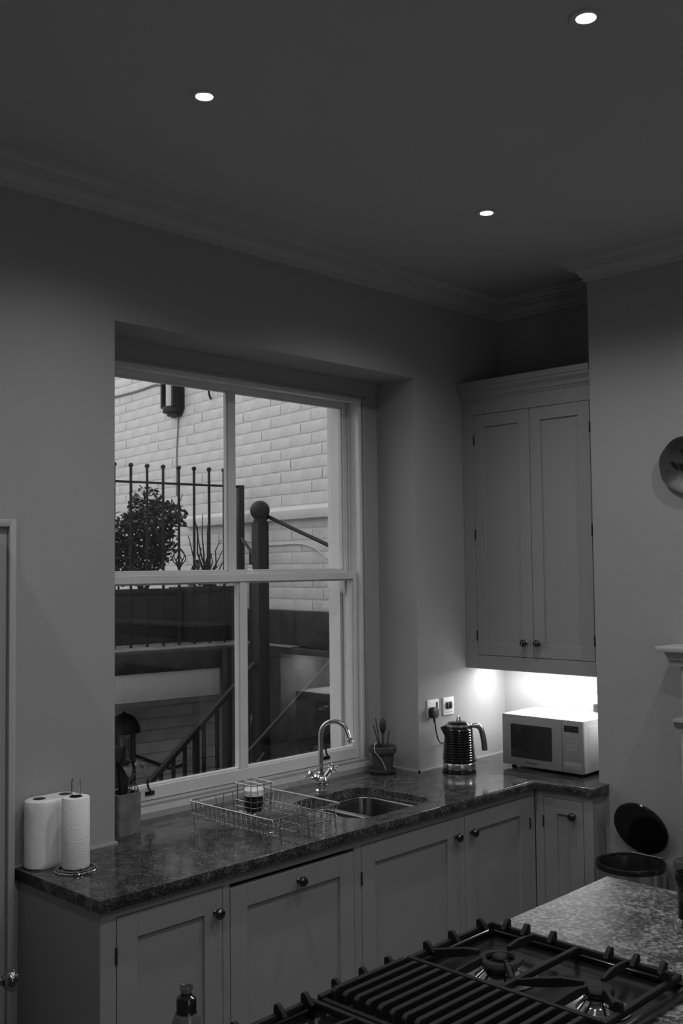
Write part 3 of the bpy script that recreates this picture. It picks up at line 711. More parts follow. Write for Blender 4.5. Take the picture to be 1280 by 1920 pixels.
# ------------------------------------------------------------------ dish rack
ax0, ax1, ay0, ay1, RZ, BZ = 2.488, 2.846, -0.448, 0.030, 1.000, 0.935
t = thing('dish_rack', 'rectangular chrome wire dish drainer on the worktop beside the sink', 'dish rack', (2.69, -0.21, ZW))
def loop3(x0, y0, x1, y1, r, z): return [(p[0], p[1], z) for p in rrect(x0, y0, x1, y1, r, 4)]
part('rim', M().tube(loop3(ax0, ay0, ax1, ay1, 0.018, RZ), 0.0034, 8, closed=True), STEEL, t)
part('middle_rail', M().tube(loop3(ax0+0.006, ay0+0.006, ax1-0.006, ay1-0.006, 0.016, 0.955), 0.0016, 6, closed=True), DSTEEL, t)
nw = 17
for i in range(nw):
    y = ay0+0.02+(ay1-ay0-0.04)*i/(nw-1)
    u = [(ax0+0.001, y, RZ), (ax0+0.010, y, BZ+0.008), (ax0+0.018, y, BZ), (ax1-0.018, y, BZ), (ax1-0.010, y, BZ+0.008), (ax1-0.001, y, RZ)]
    part('wire', M().tube(u, 0.0014, 6), DSTEEL, t)
for i in range(4):
    x = ax0+0.05+(ax1-ax0-0.10)*i/3
    part('wire', M().tube([(x, ay0+0.001, RZ), (x, ay0+0.008, BZ-0.002), (x, ay0+0.012, BZ-0.004), (x, ay1-0.012, BZ-0.004), (x, ay1-0.001, RZ)], 0.0018, 6), DSTEEL, t)
for i in range(12):
    y = ay0+0.05+i*0.030
    part('plate_prong', M().tube(smoothpts([(ax0+0.085, y, BZ), (ax0+0.085, y+0.002, BZ+0.026), (ax0+0.085, y+0.007, BZ+0.032), (ax0+0.085, y+0.012, BZ+0.026), (ax0+0.085, y+0.014, BZ)], 3), 0.0014, 6), DSTEEL, t)
for x in (ax0+0.04, (ax0+ax1)/2, ax1-0.04):
    for y, s_ in ((ay0, -1), (ay1, 1)):
        part('foot', M().tube([(x, y-s_*0.0, RZ), (x, y+s_*0.012, ZW+0.006), (x+0.004, y+s_*0.012, ZW+0.003)], 0.002, 6), DSTEEL, t)
bx0, bx1, by0, by1, bz0, bz1 = 2.662, 2.767, -0.158, -0.040, 0.940, 1.052
t = thing('cutlery_basket', 'small square wire cutlery basket standing in the dish rack', 'basket', (2.714, -0.1, bz0))
part('rim', M().tube(loop3(bx0, by0, bx1, by1, 0.012, bz1), 0.0026, 8, closed=True).tube([((bx0+bx1)/2, by0, bz1), ((bx0+bx1)/2, by1, bz1)], 0.0018, 6), STEEL, t)
for k in range(3): part('ring', M().tube(loop3(bx0, by0, bx1, by1, 0.012, bz0+0.004+k*0.022), 0.0014, 6, closed=True), DSTEEL, t)
for i in range(3):
    x = bx0+0.018+i*(bx1-bx0-0.036)/2; y = by0+0.018+i*(by1-by0-0.036)/2
    part('wire', M().tube([(x, by0, bz1), (x, by0, bz0), (x, by1, bz0), (x, by1, bz1)], 0.0014, 6), DSTEEL, t)
    part('wire', M().tube([(bx0, y, bz1), (bx0, y, bz0), (bx1, y, bz0), (bx1, y, bz1)], 0.0014, 6), DSTEEL, t)
t = thing('jar', 'small round white-topped jar standing in the wire cutlery basket', 'jar', (2.714, -0.098, bz0+0.002))
part('jar_body', M().lathe([(0.030, 0.002), (0.036, 0.008), (0.038, 0.03), (0.036, 0.058), (0.032, 0.062)], (2.714, -0.098, bz0), n=28), BLACKG, t)
part('lid', M().lathe([(0.037, 0.062), (0.040, 0.064), (0.040, 0.084), (0.036, 0.089), (0.001, 0.090)], (2.714, -0.098, bz0), n=28), PLAST, t)

# ------------------------------------------------------------------ island with hob
IX0, IX1, IY0, IY1 = 0.35, 2.965, -2.75, -1.505
me = curve_plate('island_worktop', [(IX0, IY0), (IX1, IY0), (IX1, IY1), (IX0, IY1)], [[(1.25, -2.095), (2.31, -2.095), (2.31, -1.54), (1.25, -1.54)]], 0.872, 0.910, GRAN2)
o = bpy.data.objects.new('island_worktop', me); COL.objects.link(o)
tag(o, 'mottled granite worktop of the kitchen island around the gas hob', 'worktop')
t = thing('island_cabinet', 'grey painted base of the kitchen island beneath the granite top', 'cabinet', (1.6, -2.1, 0))
part('carcass', M().box(IX0+0.04, IY0+0.04, 0.10, IX1-0.04, IY0+0.06, 0.8715).box(IX0+0.04, IY1-0.06, 0.10, IX1-0.04, IY1-0.04, 0.8715).box(IX0+0.04, IY0+0.06, 0.10, IX0+0.06, IY1-0.06, 0.8715).box(IX1-0.06, IY0+0.06, 0.10, IX1-0.04, IY1-0.06, 0.8715), CABP, t)
part('plinth', M().box(IX0+0.09, IY0+0.09, 0.0, IX1-0.09, IY1-0.09, 0.10), CABP, t)
HX0, HX1, HY0, HY1, HZ = 1.235, 2.325, -2.112, -1.515, 0.912
t = thing('gas_hob', 'wide black gas hob with cast-iron grates and ribbed griddle on the island', 'hob', (1.78, -1.81, 0.91))
tr = M()
tr.box(HX0, HY0, 0.9105, HX1, HY0+0.028, 0.922).box(HX0, HY1-0.028, 0.9105, HX1, HY1, 0.922).box(HX0, HY0+0.028, 0.9105, HX0+0.028, HY1-0.028, 0.922).box(HX1-0.028, HY0+0.028, 0.9105, HX1, HY1-0.028, 0.922)
part('rim', tr, ENAMEL, t, 0.004)
part('tray', M().box(HX0+0.02, HY0+0.02, 0.896, HX1-0.02, HY1-0.02, 0.9085), ENAMEL, t)
part('trim_strip', M().box(HX0+0.004, HY1, 0.9105, HX1-0.004, HY1+0.004, 0.919), STEEL, t)
def burner(x, y, s, wok=False):
    b = part('burner', M().lathe([(0.060*s, 0.0), (0.062*s, 0.004), (0.052*s, 0.012), (0.042*s, 0.020), (0.040*s, 0.030), (0.037*s, 0.032)], (x, y, 0.9085), n=36), CHROME, t)
    part('spreader_plate', M().lathe([(0.088*s, 0.0), (0.090*s, 0.002), (0.066*s, 0.004), (0.06*s, 0.001)], (x, y, 0.9085), n=40), STEEL, b)
    if wok:
        part('burner_cap', M().lathe([(0.030*s, 0.032), (0.052*s, 0.034), (0.056*s, 0.040), (0.052*s, 0.046), (0.036*s, 0.047), (0.033*s, 0.040)], (x, y, 0.9085), n=36, close=False), IRON, b)
        part('centre_cap', M().lathe([(0.018*s, 0.030), (0.019*s, 0.048), (0.015*s, 0.053), (0.001, 0.054)], (x, y, 0.9085), n=24), IRON, b)
    else:
        part('burner_cap', M().lathe([(0.040*s, 0.033), (0.044*s, 0.037), (0.044*s, 0.045), (0.038*s, 0.050), (0.001, 0.052)], (x, y, 0.9085), n=36), IRON, b)
def grate(x0, x1, y0, y1, burners):
    gz0, gz1 = 0.930, 0.946; bw = 0.014
    mb = M().box(x0, y0, gz0, x1, y0+bw, gz1).box(x0, y1-bw, gz0, x1, y1, gz1).box(x0, y0+bw, gz0, x0+bw, y1-bw, gz1).box(x1-bw, y0+bw, gz0, x1, y1-bw, gz1)
    ym = (y0+y1)/2; mb.box(x0+bw, ym-0.007, gz0, x1-bw, ym+0.007, gz1)
    for x in (x0+0.012, x1-0.012):
        for y in (y0+0.012, y1-0.012, ym): mb.box(x-0.006, y-0.006, 0.911, x+0.006, y+0.006, gz0)
    g_ = part('grate', mb, IRON, t, 0.003)
    for bx_, by_, k in burners:
        y_lo, y_hi = (y0, ym) if by_ < ym else (ym, y1)
        tg = [(x0+bw/2, by_+0.045), (x0+bw/2, by_-0.045), (x1-bw/2, by_+0.045), (x1-bw/2, by_-0.045), (bx_-0.06, y_lo+bw/2), (bx_+0.06, y_lo+bw/2), (bx_-0.06, y_hi-bw/2), (bx_+0.06, y_hi-bw/2)]
        for i_, (ex, ey) in enumerate(tg[:8]):
            if i_ % 2: continue
            e0 = Vector((ex, ey, 0.945)); c_ = Vector((bx_, by_, 0)); d_ = (c_-Vector((ex, ey, 0))); L_ = d_.length; d_.normalize()
            pr_ = M(); s__ = d_.cross(Vector((0, 0, 1)))*0.005
            st_ = [(0.0, 0.932, 0.946), (L_*0.30, 0.936, 0.958), (L_*0.55, 0.944, 0.966), (L_-0.026*k, 0.954, 0.966)]
            for dd, za, zb in st_:
                p_ = Vector((ex, ey, 0))+d_*dd
                pr_.v += [p_-s__+Vector((0,0,za)), p_+s__+Vector((0,0,za)), p_+s__+Vector((0,0,zb)), p_-s__+Vector((0,0,zb))]
            for q in range(3):
                for r_ in range(4): pr_.f.append((q*4+r_, q*4+(r_+1) % 4, q*4+4+(r_+1) % 4, q*4+4+r_))
            pr_.f += [(3, 2, 1, 0), (12, 13, 14, 15)]
            part('prong', pr_, IRON, g_, 0.0015, seg=1)
    return g_
def fin(x, y, ax, par):
    s_ = 0.006; a = 0.022
    if ax == 'x': f_ = M().prism([(y-a, 0.944), (y+0.012, 0.944), (y+0.012, 0.962), (y+0.006, 0.967), (y-0.002, 0.966), (y-0.014, 0.954)], 'x', x-s_, x+s_)
    elif ax == '-x': f_ = M().prism([(y+a, 0.944), (y-0.012, 0.944), (y-0.012, 0.962), (y-0.006, 0.967), (y+0.002, 0.966), (y+0.014, 0.954)], 'x', x-s_, x+s_)
    else: f_ = M().prism([(x-a, 0.944), (x+0.012, 0.944), (x+0.012, 0.962), (x+0.006, 0.967), (x-0.002, 0.966), (x-0.014, 0.954)], 'y', y-s_, y+s_)
    part('fin', f_, IRON, par, 0.001, seg=1)
GY0, GY1 = HY0+0.03, HY1-0.022
for bx_, by_, s_, wk in ((2.078, -1.725, 1.0, True), (2.078, -1.990, 0.8, False), (1.43, -1.725, 0.8, False), (1.43, -1.990, 1.0, False)): burner(bx_, by_, s_, wk)
gr = grate(1.950, HX1-0.028, GY0, GY1, [(2.078, -1.725, 2.0), (2.078, -1.990, 1.2)])
gl = grate(HX0+0.028, 1.628, GY0, GY1, [(1.43, -1.725, 1.2), (1.43, -1.990, 1.6)])
for x in (2.02, 2.12, 2.24): fin(x, GY1-0.012, 'x', gr)
for y in (-1.60, -1.66, -1.74, -1.90, -1.97, -2.04): fin(HX1-0.040, y, 'y', gr)
for x in (1.30, 1.40, 1.52, 1.60): fin(x, GY1-0.012, 'x', gl)
for x in (2.02, 2.24): fin(x, GY0+0.012, '-x', gr)
gz = M().box(1.645, GY0, 0.926, 1.935, GY0+0.014, 0.946).box(1.645, GY1-0.014, 0.926, 1.935, GY1, 0.946).box(1.645, GY0+0.014, 0.926, 1.660, GY1-0.014, 0.940).box(1.920, GY0+0.014, 0.926, 1.935, GY1-0.014, 0.940)
for x in (1.655, 1.925):
    for y in (GY0+0.01, GY1-0.01): gz.box(x-0.006, y-0.006, 0.911, x+0.006, y+0.006, 0.926)
gd = part('griddle', gz, IRON, t, 0.003)
for x in (1.70, 1.79, 1.88): fin(x, GY1-0.008, 'x', gd)
ng = 15
for i in range(ng):
    y = GY0+0.032+(GY1-GY0-0.064)*i/(ng-1)
    part('griddle_bar', M().prism([(1.662, 0.932), (1.918, 0.932), (1.918, 0.956), (1.908, 0.963), (1.672, 0.963), (1.662, 0.956)], 'y', y-0.0065, y+0.0065), IRON, gd, 0.0015, seg=1)

# soap bottle on the island
sx_, sy_ = 1.150, -1.712
t = thing('soap_bottle', 'dark washing-up liquid bottle with black cap in front of the cupboards, bottom left', 'bottle', (sx_, sy_, ZW))
part('bottle_body', M().lathe([(0.040, 0), (0.043, 0.006), (0.043, 0.11), (0.041, 0.130), (0.037, 0.150), (0.030, 0.172), (0.0215, 0.194), (0.0165, 0.204), (0.0165, 0.206)], (sx_, sy_, ZW), n=32, sx=1.0, sy=1.0), mat('dark_soap_bottle', 0.012, 0.12), t)
part('shoulder_label', M().lathe([(0.0295, 0.1745), (0.0222, 0.1935), (0.0222, 0.1938), (0.0190, 0.2005)], (sx_, sy_, ZW), n=32, close=False), mat('bottle_neck_clear', 0.09, 0.2), t)
part('cap', M().lathe([(0.0170, 0.204), (0.0178, 0.206), (0.0178, 0.222), (0.0165, 0.227), (0.010, 0.230), (0.010, 0.236)], (sx_, sy_, ZW), n=28), BLACKG, t)
part('push_top', M().lathe([(0.0085, 0.234), (0.0085, 0.238), (0.0115, 0.240), (0.0118, 0.246), (0.009, 0.250), (0.001, 0.251)], (sx_, sy_, ZW), n=24), CLEARP, t)

# pepper mill at the right edge
jx, jy = 2.672, -1.915
t = thing('pepper_mill', 'steel and clear cylindrical pepper mill cut by the right edge, on the island', 'mill', (jx, jy, ZW))
part('foot', M().lathe([(0.034, 0), (0.036, 0.004), (0.034, 0.018), (0.029, 0.030), (0.027, 0.034)], (jx, jy, ZW), n=32), CHROME, t)
part('pepper', M().lathe([(0.0225, 0.034), (0.0225, 0.075), (0.001, 0.078)], (jx, jy, ZW), n=24), BLACKM, t)
part('tube', M().lathe([(0.0255, 0.034), (0.0255, 0.120), (0.0235, 0.120), (0.0235, 0.034)], (jx, jy, ZW), n=32, close=False), CLEARP, t)
part('collar', M().lathe([(0.029, 0.120), (0.030, 0.124), (0.030, 0.150), (0.028, 0.154)], (jx, jy, ZW), n=32), BLACKG, t)
part('top_cap', M().lathe([(0.030, 0.154), (0.033, 0.165), (0.034, 0.180), (0.030, 0.186), (0.001, 0.187)], (jx, jy, ZW), n=32), CLEARP, t)

# ------------------------------------------------------------------ pedal bin, lid open
bx_, by_, br, bzt = 4.036, -1.000, 0.142, 0.635
t = thing('pedal_bin', 'round steel pedal bin with its black lid standing open, beyond the island', 'bin', (bx_, by_, 0))
part('body', M().lathe([(br, 0.012), (br, bzt-0.02), (br-0.004, bzt-0.02), (br-0.004, 0.02), (0.001, 0.018)], (bx_, by_, 0), n=48, close=False), STEEL, t)
part('base_ring', M().lathe([(br+0.004, 0), (br+0.006, 0.004), (br+0.006, 0.03), (br+0.001, 0.034)], (bx_, by_, 0), n=48), BLACKM, t)
part('top_rim', M().lathe([(br-0.006, bzt-0.02), (br+0.004, bzt-0.022), (br+0.006, bzt-0.008), (br+0.002, bzt), (br-0.012, bzt-0.002), (br-0.016, bzt-0.03)], (bx_, by_, 0), n=48, close=False), BLACKG, t)
lin = M().lathe([(br-0.012, bzt-0.004), (br-0.018, bzt-0.02), (br-0.022, bzt-0.15), (br-0.03, bzt-0.5), (0.001, bzt-0.52)], (bx_, by_, 0), n=48, close=False)
rnd = random.Random(3)
for v in lin.v: v.x += rnd.uniform(-.003, .003); v.y += rnd.uniform(-.003, .003)
part('liner', lin, mat('black_liner', 0.015, 0.3), t)
hp_ = Vector((bx_+br-0.002, by_, bzt+0.004)); la = math.radians(68); lr_ = 0.122
u = Vector((-cos(la), 0, sin(la))); nn = Vector((-sin(la), 0, -cos(la)))
lc = hp_+u*(lr_+0.004)
part('lid', M().lathe([(lr_-0.012, 0.010), (lr_, 0.006), (lr_+0.003, -0.002), (lr_-0.004, -0.010), (lr_*0.6, -0.018), (0.001, -0.021)], lc, tuple(nn), n=48), BLACKG, t)
part('lid_inner', M().lathe([(lr_-0.014, 0.004), (lr_-0.016, 0.006), (0.001, 0.004)], lc, tuple(nn), n=48), BLACKM, t)
part('hinge', M().tube([hp_+Vector((0, -0.07, -0.006)), hp_+Vector((0, 0.07, -0.006))], 0.006, 8), STEEL, t)
part('pedal', M().box(bx_-br-0.05, by_-0.03, 0.012, bx_-br+0.01, by_+0.03, 0.02), BLACKM, t, 0.003)

# ------------------------------------------------------------------ fireplace surround on the chimney breast
t = thing('mantelpiece', 'white painted fireplace surround with moulded shelf at the right edge', 'fireplace', (4.1, -1.85, 0))
X0 = XC-0.001; ms0 = -1.155; ms1 = -2.55
part('shelf', M().box(4.000, ms1, 1.530, X0, ms0, 1.552), TRIMW, t, 0.004)
part('shelf_moulding', M().prism([(4.012, 1.530), (4.016, 1.522), (4.030, 1.512), (4.036, 1.504), (4.036, 1.496), (4.050, 1.492), (4.050, 1.470), (X0, 1.470), (X0, 1.530)], 'y', ms1+0.03, ms0-0.035), TRIMW, t)
part('frieze', M().box(4.075, ms1+0.07, 1.255, X0, ms0-0.075, 1.470), TRIMW, t, 0.002)
for a0, a1 in ((ms0-0.075, ms0-0.215), (ms1+0.07, ms1+0.21)):
    pl_ = part('pilaster', M().box(4.060, a0, 0.0, X0, a1, 1.20), TRIMW, t, 0.002)
    part('capital', M().prism([(4.03, 1.255), (4.03, 1.243), (4.04, 1.235), (4.046, 1.222), (4.056, 1.215), (4.056, 1.20), (X0, 1.20), (X0, 1.255)], 'y', min(a0, a1)-0.02, max(a0, a1)+0.02), TRIMW, pl_)
    for k in range(12): part('carved_leaf', M().sphere((4.058, (a0+a1)/2, 0.985+k*0.018), 0.02, 8, (0.3, 2.4, 0.35)), TRIMW, pl_)
part('firebox', M().box(4.12, ms1+0.24, 0.0, X0, ms0-0.25, 1.22), BLACKM, t)
# plate on the wall above
t = thing('wall_plate', 'dark glazed round plate with scalloped edge hung on the wall, cut by the right edge', 'plate', (XC-0.002, -1.232, 2.318))
pm = M(); N = 72; PY, PZ = -1.232, 2.318
rad = [0.119*(1+0.035*abs(sin(3.5*(2*PI*i/N)+0.6))) for i in range(N)]
for s_, d_ in ((0.25, 0.003), (0.62, 0.006), (0.70, 0.014), (1.0, 0.024), (1.0, 0.020), (0.6, 0.0)):
    for i in range(N):
        a = 2*PI*i/N; pm.v.append(Vector((XC-0.002-d_, PY+rad[i]*s_*cos(a), PZ+rad[i]*s_*sin(a))))
for k in range(5):
    for j in range(N): pm.f.append((k*N+j, k*N+(j+1) % N, (k+1)*N+(j+1) % N, (k+1)*N+j))
pm.f.append(tuple(range(N)))
part('dish', pm, mat('dark_glaze', 0.035, 0.45, var=0.5, vscale=14), t)
for k, (dy, dz, rr_) in enumerate(((0.02, 0.055, 0.022), (0.06, 0.0, 0.026), (0.02, -0.015, 0.03), (-0.05, 0.02, 0.03))):
    part('painted_motif', M().lathe([(0.001, 0.0), (rr_*0.7, 0.0016), (rr_, 0.0)], (XC-0.0075, PY+dy, PZ+dz), (-1, 0, 0), n=16, sx=1.0, sy=0.45), BLACKG, t)

# ------------------------------------------------------------------ open door at the left edge
hx_, hy_ = 1.665, -0.030
dd = Vector((-(hx_)-0.035, -3.2217-hy_, 0)).normalized()
ang = math.atan2(dd.y, dd.x)
DT = 0.0
t = bpy.data.objects.new('door_1', None); COL.objects.link(t); t.location = (hx_, hy_, 0.0); t.rotation_euler = (0, 0, ang); OR[t.name] = Vector((0, 0, 0)); tag(t, kind='structure')
W_, TH, DH = 0.80, 0.042, 2.030     # local x along the leaf, +y local = towards the counter side
lf = M(); st = 0.11
lf.box(0, -TH, 0.008, st, 0, DH).box(W_-st, -TH, 0.008, W_, 0, DH)
for a, b in ((0.008, 0.24), (0.86, 1.02), (DH-0.13, DH)): lf.box(st, -TH, a, W_-st, 0, b)
part('door_leaf', lf, TRIMW, t, 0.003)
part('door_panel', M().box(st-0.002, -TH+0.010, 0.238, W_-st+0.002, -0.010, 0.862).box(st-0.002, -TH+0.010, 1.018, W_-st+0.002, -0.010, DH-0.128), TRIMW, t)
KZ = 0.84
part('lock_plate', M().box(W_-0.0005, -TH+0.008, KZ-0.09, W_+0.0015, -0.008, KZ+0.05), mat('aged_brass', 0.10, 0.3, 1.0), t)
for s_ in (1, -1):
    k_ = part('door_knob', M().lathe([(0.024, 0), (0.025, 0.003), (0.012, 0.008), (0.010, 0.016), (0.012, 0.022), (0.021, 0.027), (0.027, 0.035), (0.029, 0.044), (0.026, 0.054), (0.017, 0.061), (0.001, 0.065)], (W_-0.062, 0 if s_ > 0 else -TH, KZ), (0, s_, 0), n=32), mat('knob_metal', 0.22, 0.2, 1.0), t)
# architrave round the doorway in the window wall
struct('trim_3', M().box(1.712, -0.018, 0.0, 1.737, -0.001, 2.07).box(0.80, -0.018, 2.045, 1.712, -0.001, 2.07), TRIMW, bevel=0.003)

# ================================================================== the yard outside (frame turned by EXT)
EXT = -math.radians(8)
struct('yard_floor', M().box(-2.5, 0.9, -0.25, 4.5, 3.2, -0.12), DSTONE, rot=EXT)
WBX = 4.275
wb = thing('wall_yard', None, None, (WBX, 3.0, 0), EXT, kind='structure')
part('mortar_face', M().box(WBX+0.0005, 1.0, -0.2, WBX+0.30, 7.5, 5.2), BRICK, wb)
# bricks: courses of 75 mm, laid in stretchers, thickly painted
BL, BH = 0.225, 0.075
protos = []
rnd = random.Random(11)
for k in range(6):
    mb = M(); r_ = random.Random(k+50)
    L2, H2 = BL/2-0.0012, BH/2-0.0036
    nx, nz = 6, 4
    ZL = [-H2, -H2+0.007, 0.0, H2-0.007, H2]
    # slightly uneven face
    grid = [[(-L2+2*L2*i/nx, ZL[j]) for j in range(nz+1)] for i in range(nx+1)]
    for i in range(nx+1):
        for j in range(nz+1):
            y, z = grid[i][j]; e = (j in (0, nz)); ev = (i in (0, nx))
            x = -0.007+r_.uniform(-0.0007, 0.0007)+(0.0016 if e else 0)+(0.0005 if ev else 0)
            mb.v.append(Vector((x, y, z+(r_.uniform(-0.0022, 0.0022) if e else 0))))
    for i in range(nx):
        for j in range(nz):
            a = i*(nz+1)+j; mb.f.append((a, a+1, a+nz+2, a+nz+1))
    # close the sides back to the mortar
    o = len(mb.v)
    for y, z in ((-L2, -H2), (L2, -H2), (L2, H2), (-L2, H2)): mb.v.append(Vector((0.006, y, z)))
    me = mb.mesh('brick', BRICK); 
    me.set_sharp_from_angle(angle=math.radians(80)); protos.append(me)
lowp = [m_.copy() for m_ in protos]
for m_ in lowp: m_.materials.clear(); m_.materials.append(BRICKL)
cells = []
for row in range(-2, 58):
    z = 1.62+BH*(row+0.5)-0.0
    off = (row % 2)*BL/2
    for c in range(0, 24):
        y = 1.45+c*BL+off+rnd.uniform(-0.004, 0.004)
        cells.append((y, z+rnd.uniform(-0.0015, 0.0015)))
def vis(y, z):
    return 1.75 < y < 5.0 and 1.58 < z < 3.50 and not (2.20 < z < 2.275 and y < 3.5) and not (z > 3.1+(y-1.8)*0.16)
vc = [c for c in cells if vis(*c)]; vc.sort(key=lambda c: (c[0]-(-3.2))**2+(c[1]-1.9)**2)
near, rest = vc[:300], vc[300:]+[c for c in cells if not vis(*c) and c[0] < 6.8]
og = OR[wb.name]
for y, z in near:
    me = rnd.choice(protos); o = bpy.data.objects.new('brick', me); COL.objects.link(o); o.parent = wb
    o.location = Vector((WBX+0.0035, y, z))-og
rm = M()
for y, z in rest:
    p = rnd.choice(protos); base = len(rm.v)
    rm.v += [Vector((v.co.x+WBX+0.0035, v.co.y+y, v.co.z+z)) for v in p.vertices]
    rm.f += [tuple(i+base for i in f.vertices) for f in p.polygons]
part('brickwork', rm, BRICK, wb, kind='stuff')
# string course, rendered band and dark plinth on that wall
sc = M().prism([(WBX-0.050, 2.205), (WBX-0.052, 2.262), (WBX-0.030, 2.285), (WBX+0.01, 2.292), (WBX+0.01, 2.20)], 'y', 1.1, 3.56)
part('string_course', sc, RENDER, wb, 0.003)
part('plinth', M().box(WBX-0.05, 1.0, 1.405, WBX+0.01, 2.72, 1.625), DSTONE, wb, 0.008)
part('ledge', M().box(WBX-0.10, 1.0, 1.330, WBX+0.01, 2.45, 1.396), DSTONE, wb, 0.006)
part('ledge_top', M().box(WBX-0.11, 2.10, 1.3965, WBX+0.01, 2.45, 1.406), SLABT, wb, 0.003)
part('dark_facing', M().box(WBX-0.09, 1.0, -0.2, WBX+0.01, 2.45, 1.330), DSTONE, wb)
# stray upright nicks and a raised surface cable
cab = thing('wall_cable', 'thin white-painted cable clipped along the brick wall, sagging below the string course', 'cable', (WBX-0.012, 2.9, 2.13), EXT)
part('cable_run', M().tube(smoothpts([(WBX-0.012, 2.95, 2.16), (WBX-0.012, 2.78, 2.095), (WBX-0.012, 2.60, 2.062), (WBX-0.012, 2.45, 2.048), (WBX-0.012, 2.14, 2.048), (WBX-0.012, 1.98, 2.018), (WBX-0.012, 1.86, 1.96), (WBX-0.012, 1.70, 1.90)], 5), 0.006, 6), RENDER, cab)
cab = thing('lamp_cable', 'grimy cable on the bricks left of the tall wall lamp, dropping below it', 'cable', (WBX-0.012, 4.0, 3.3), EXT)
part('cable_run', M().tube(smoothpts([(WBX-0.011, 5.1, 3.37), (WBX-0.011, 4.70, 3.352), (WBX-0.011, 4.35, 3.345), (WBX-0.011, 4.10, 3.350), (WBX-0.011, 3.96, 3.335)], 5), 0.009, 6), mat('grimy_cable', 0.22, 0.7), cab)
part('cable_drop', M().tube([(WBX-0.010, 3.70, 3.06), (WBX-0.010, 3.73, 2.8), (WBX-0.010, 3.735, 2.45)], 0.005, 6), mat('grimy_cable', 0.22, 0.7), cab)
wl = thing('wall_lamp', 'tall half-round bulkhead wall lamp, black frame and frosted glass, high on the brick wall', 'wall light', (WBX-0.02, 3.70, 3.05), EXT)
ly = 3.72
part('back_plate', M().prism([(ly-0.105, 3.10), (ly-0.06, 3.05), (ly+0.06, 3.05), (ly+0.105, 3.10), (ly+0.105, 3.62), (ly-0.105, 3.62)], 'x', WBX-0.03, WBX-0.004), DPAINT, wl, 0.003)
def half(r, z0, z1, n=14):
    return [(WBX-0.03-r*sin(PI*i/n), ly+r*cos(PI*i/n)) for i in range(n+1)]
part('glass', M().prism(half(0.068, 0, 0), 'z', 3.12, 3.56), OPAL, wl)
part('bottom_cap', M().prism(half(0.092, 0, 0), 'z', 3.08, 3.125).prism(half(0.06, 0, 0), 'z', 3.055, 3.08), DPAINT, wl, 0.004)
part('top_cap', M().prism(half(0.092, 0, 0), 'z', 3.56, 3.60), DPAINT, wl, 0.004)
for s_ in (-1, 1): part('side_bar', M().box(WBX-0.10, ly+s_*0.084-0.013, 3.12, WBX-0.03, ly+s_*0.084+0.013, 3.57), DPAINT, wl)
hk = M().tube(smoothpts([(WBX, 3.205, 3.24), (WBX-0.03, 3.205, 3.24), (WBX-0.036, 3.205, 3.20), (WBX-0.034, 3.205, 3.15), (WBX-0.02, 3.20, 3.115)], 4), 0.008, 6)
solo('wall_hook', hk, DPAINT, 'small black iron hook on the brick wall, right of the tall lamp', 'hook', loc=(WBX, 3.205, 3.24), rot=EXT)

# street-level slab over a rendered beam; recessed brick wall below
struct('trim_4', M().box(0.8, 2.46, 1.272, WBX+0.003, 6.5, 1.400), DSTONE, bevel=0.012, rot=EXT, loc=(2.5, 3, 1.27))
struct('trim_5', M().box(0.8, 2.478, 1.4003, WBX+0.003, 6.5, 1.412), SLABT, bevel=0.004, rot=EXT, loc=(2.5, 3, 1.4))
struct('trim_6', M().box(0.8, 2.475, 1.102, 3.878, 2.92, 1.2717), mat('beam_render', 0.50, 0.75, var=0.06, vscale=3, bump=0.25, bscale=25), rot=EXT, bevel=0.004, loc=(2.5, 2.6, 1.1))
struct('trim_7', M().box(3.882, 2.40, -0.12, WBX-0.092, 2.459, 1.400), DSTONE, rot=EXT, loc=(4.0, 2.5, 0))
lw = thing('wall_under_slab', None, None, (3.2, 2.9, 0), EXT, kind='structure')
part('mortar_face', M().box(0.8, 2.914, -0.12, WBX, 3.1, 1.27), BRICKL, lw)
og2 = OR[lw.name]; q = 0
for row in range(0, 17):
    z = -0.12+BH*(row+0.5)
    for c in range(10):
        x = 2.35+(c+0.5)*BL-(row % 2)*BL/2
        if x > WBX-BL/2: continue
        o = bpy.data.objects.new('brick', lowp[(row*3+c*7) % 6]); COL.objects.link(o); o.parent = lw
        o.location = Vector((x, 2.9105, z))-og2; o.rotation_euler = (0, 0, PI/2)
# far end of the yard and left side so the light-well is enclosed
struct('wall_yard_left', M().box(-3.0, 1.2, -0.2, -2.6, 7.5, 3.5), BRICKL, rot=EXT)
struct('wall_yard_rear', M().box(-3.0, 7.5, -0.2, 4.6, 7.8, 4.0), BRICK, rot=EXT)

# railing on the slab
RY = 2.666
rl = thing('iron_railing', 'black iron railing with ball-topped bars standing on the stone slab', 'railing', (3.6, RY, 1.412), EXT)
part('top_rail', M().box(2.85, RY-0.007, 2.436, 4.160, RY+0.007, 2.450), DPAINT, rl, 0.002)
part('bottom_rail', M().box(2.85, RY-0.006, 1.517, 4.160, RY+0.006, 1.528), DPAINT, rl, 0.002)
for k in range(-3, 8):
    x = 3.243+0.1123*k
    b = part('baluster', M().tube([(x, RY, 1.412), (x, RY, 2.545)], 0.0088, 8), DPAINT, rl)
    part('finial', M().sphere((x, RY, 2.548), 0.0165, 10, (1, 1, 0.9)), DPAINT, b)
part('end_post', M().box(4.136, RY-0.02, 1.405, 4.178, RY+0.02, 2.452), DPAINT, rl, 0.002)
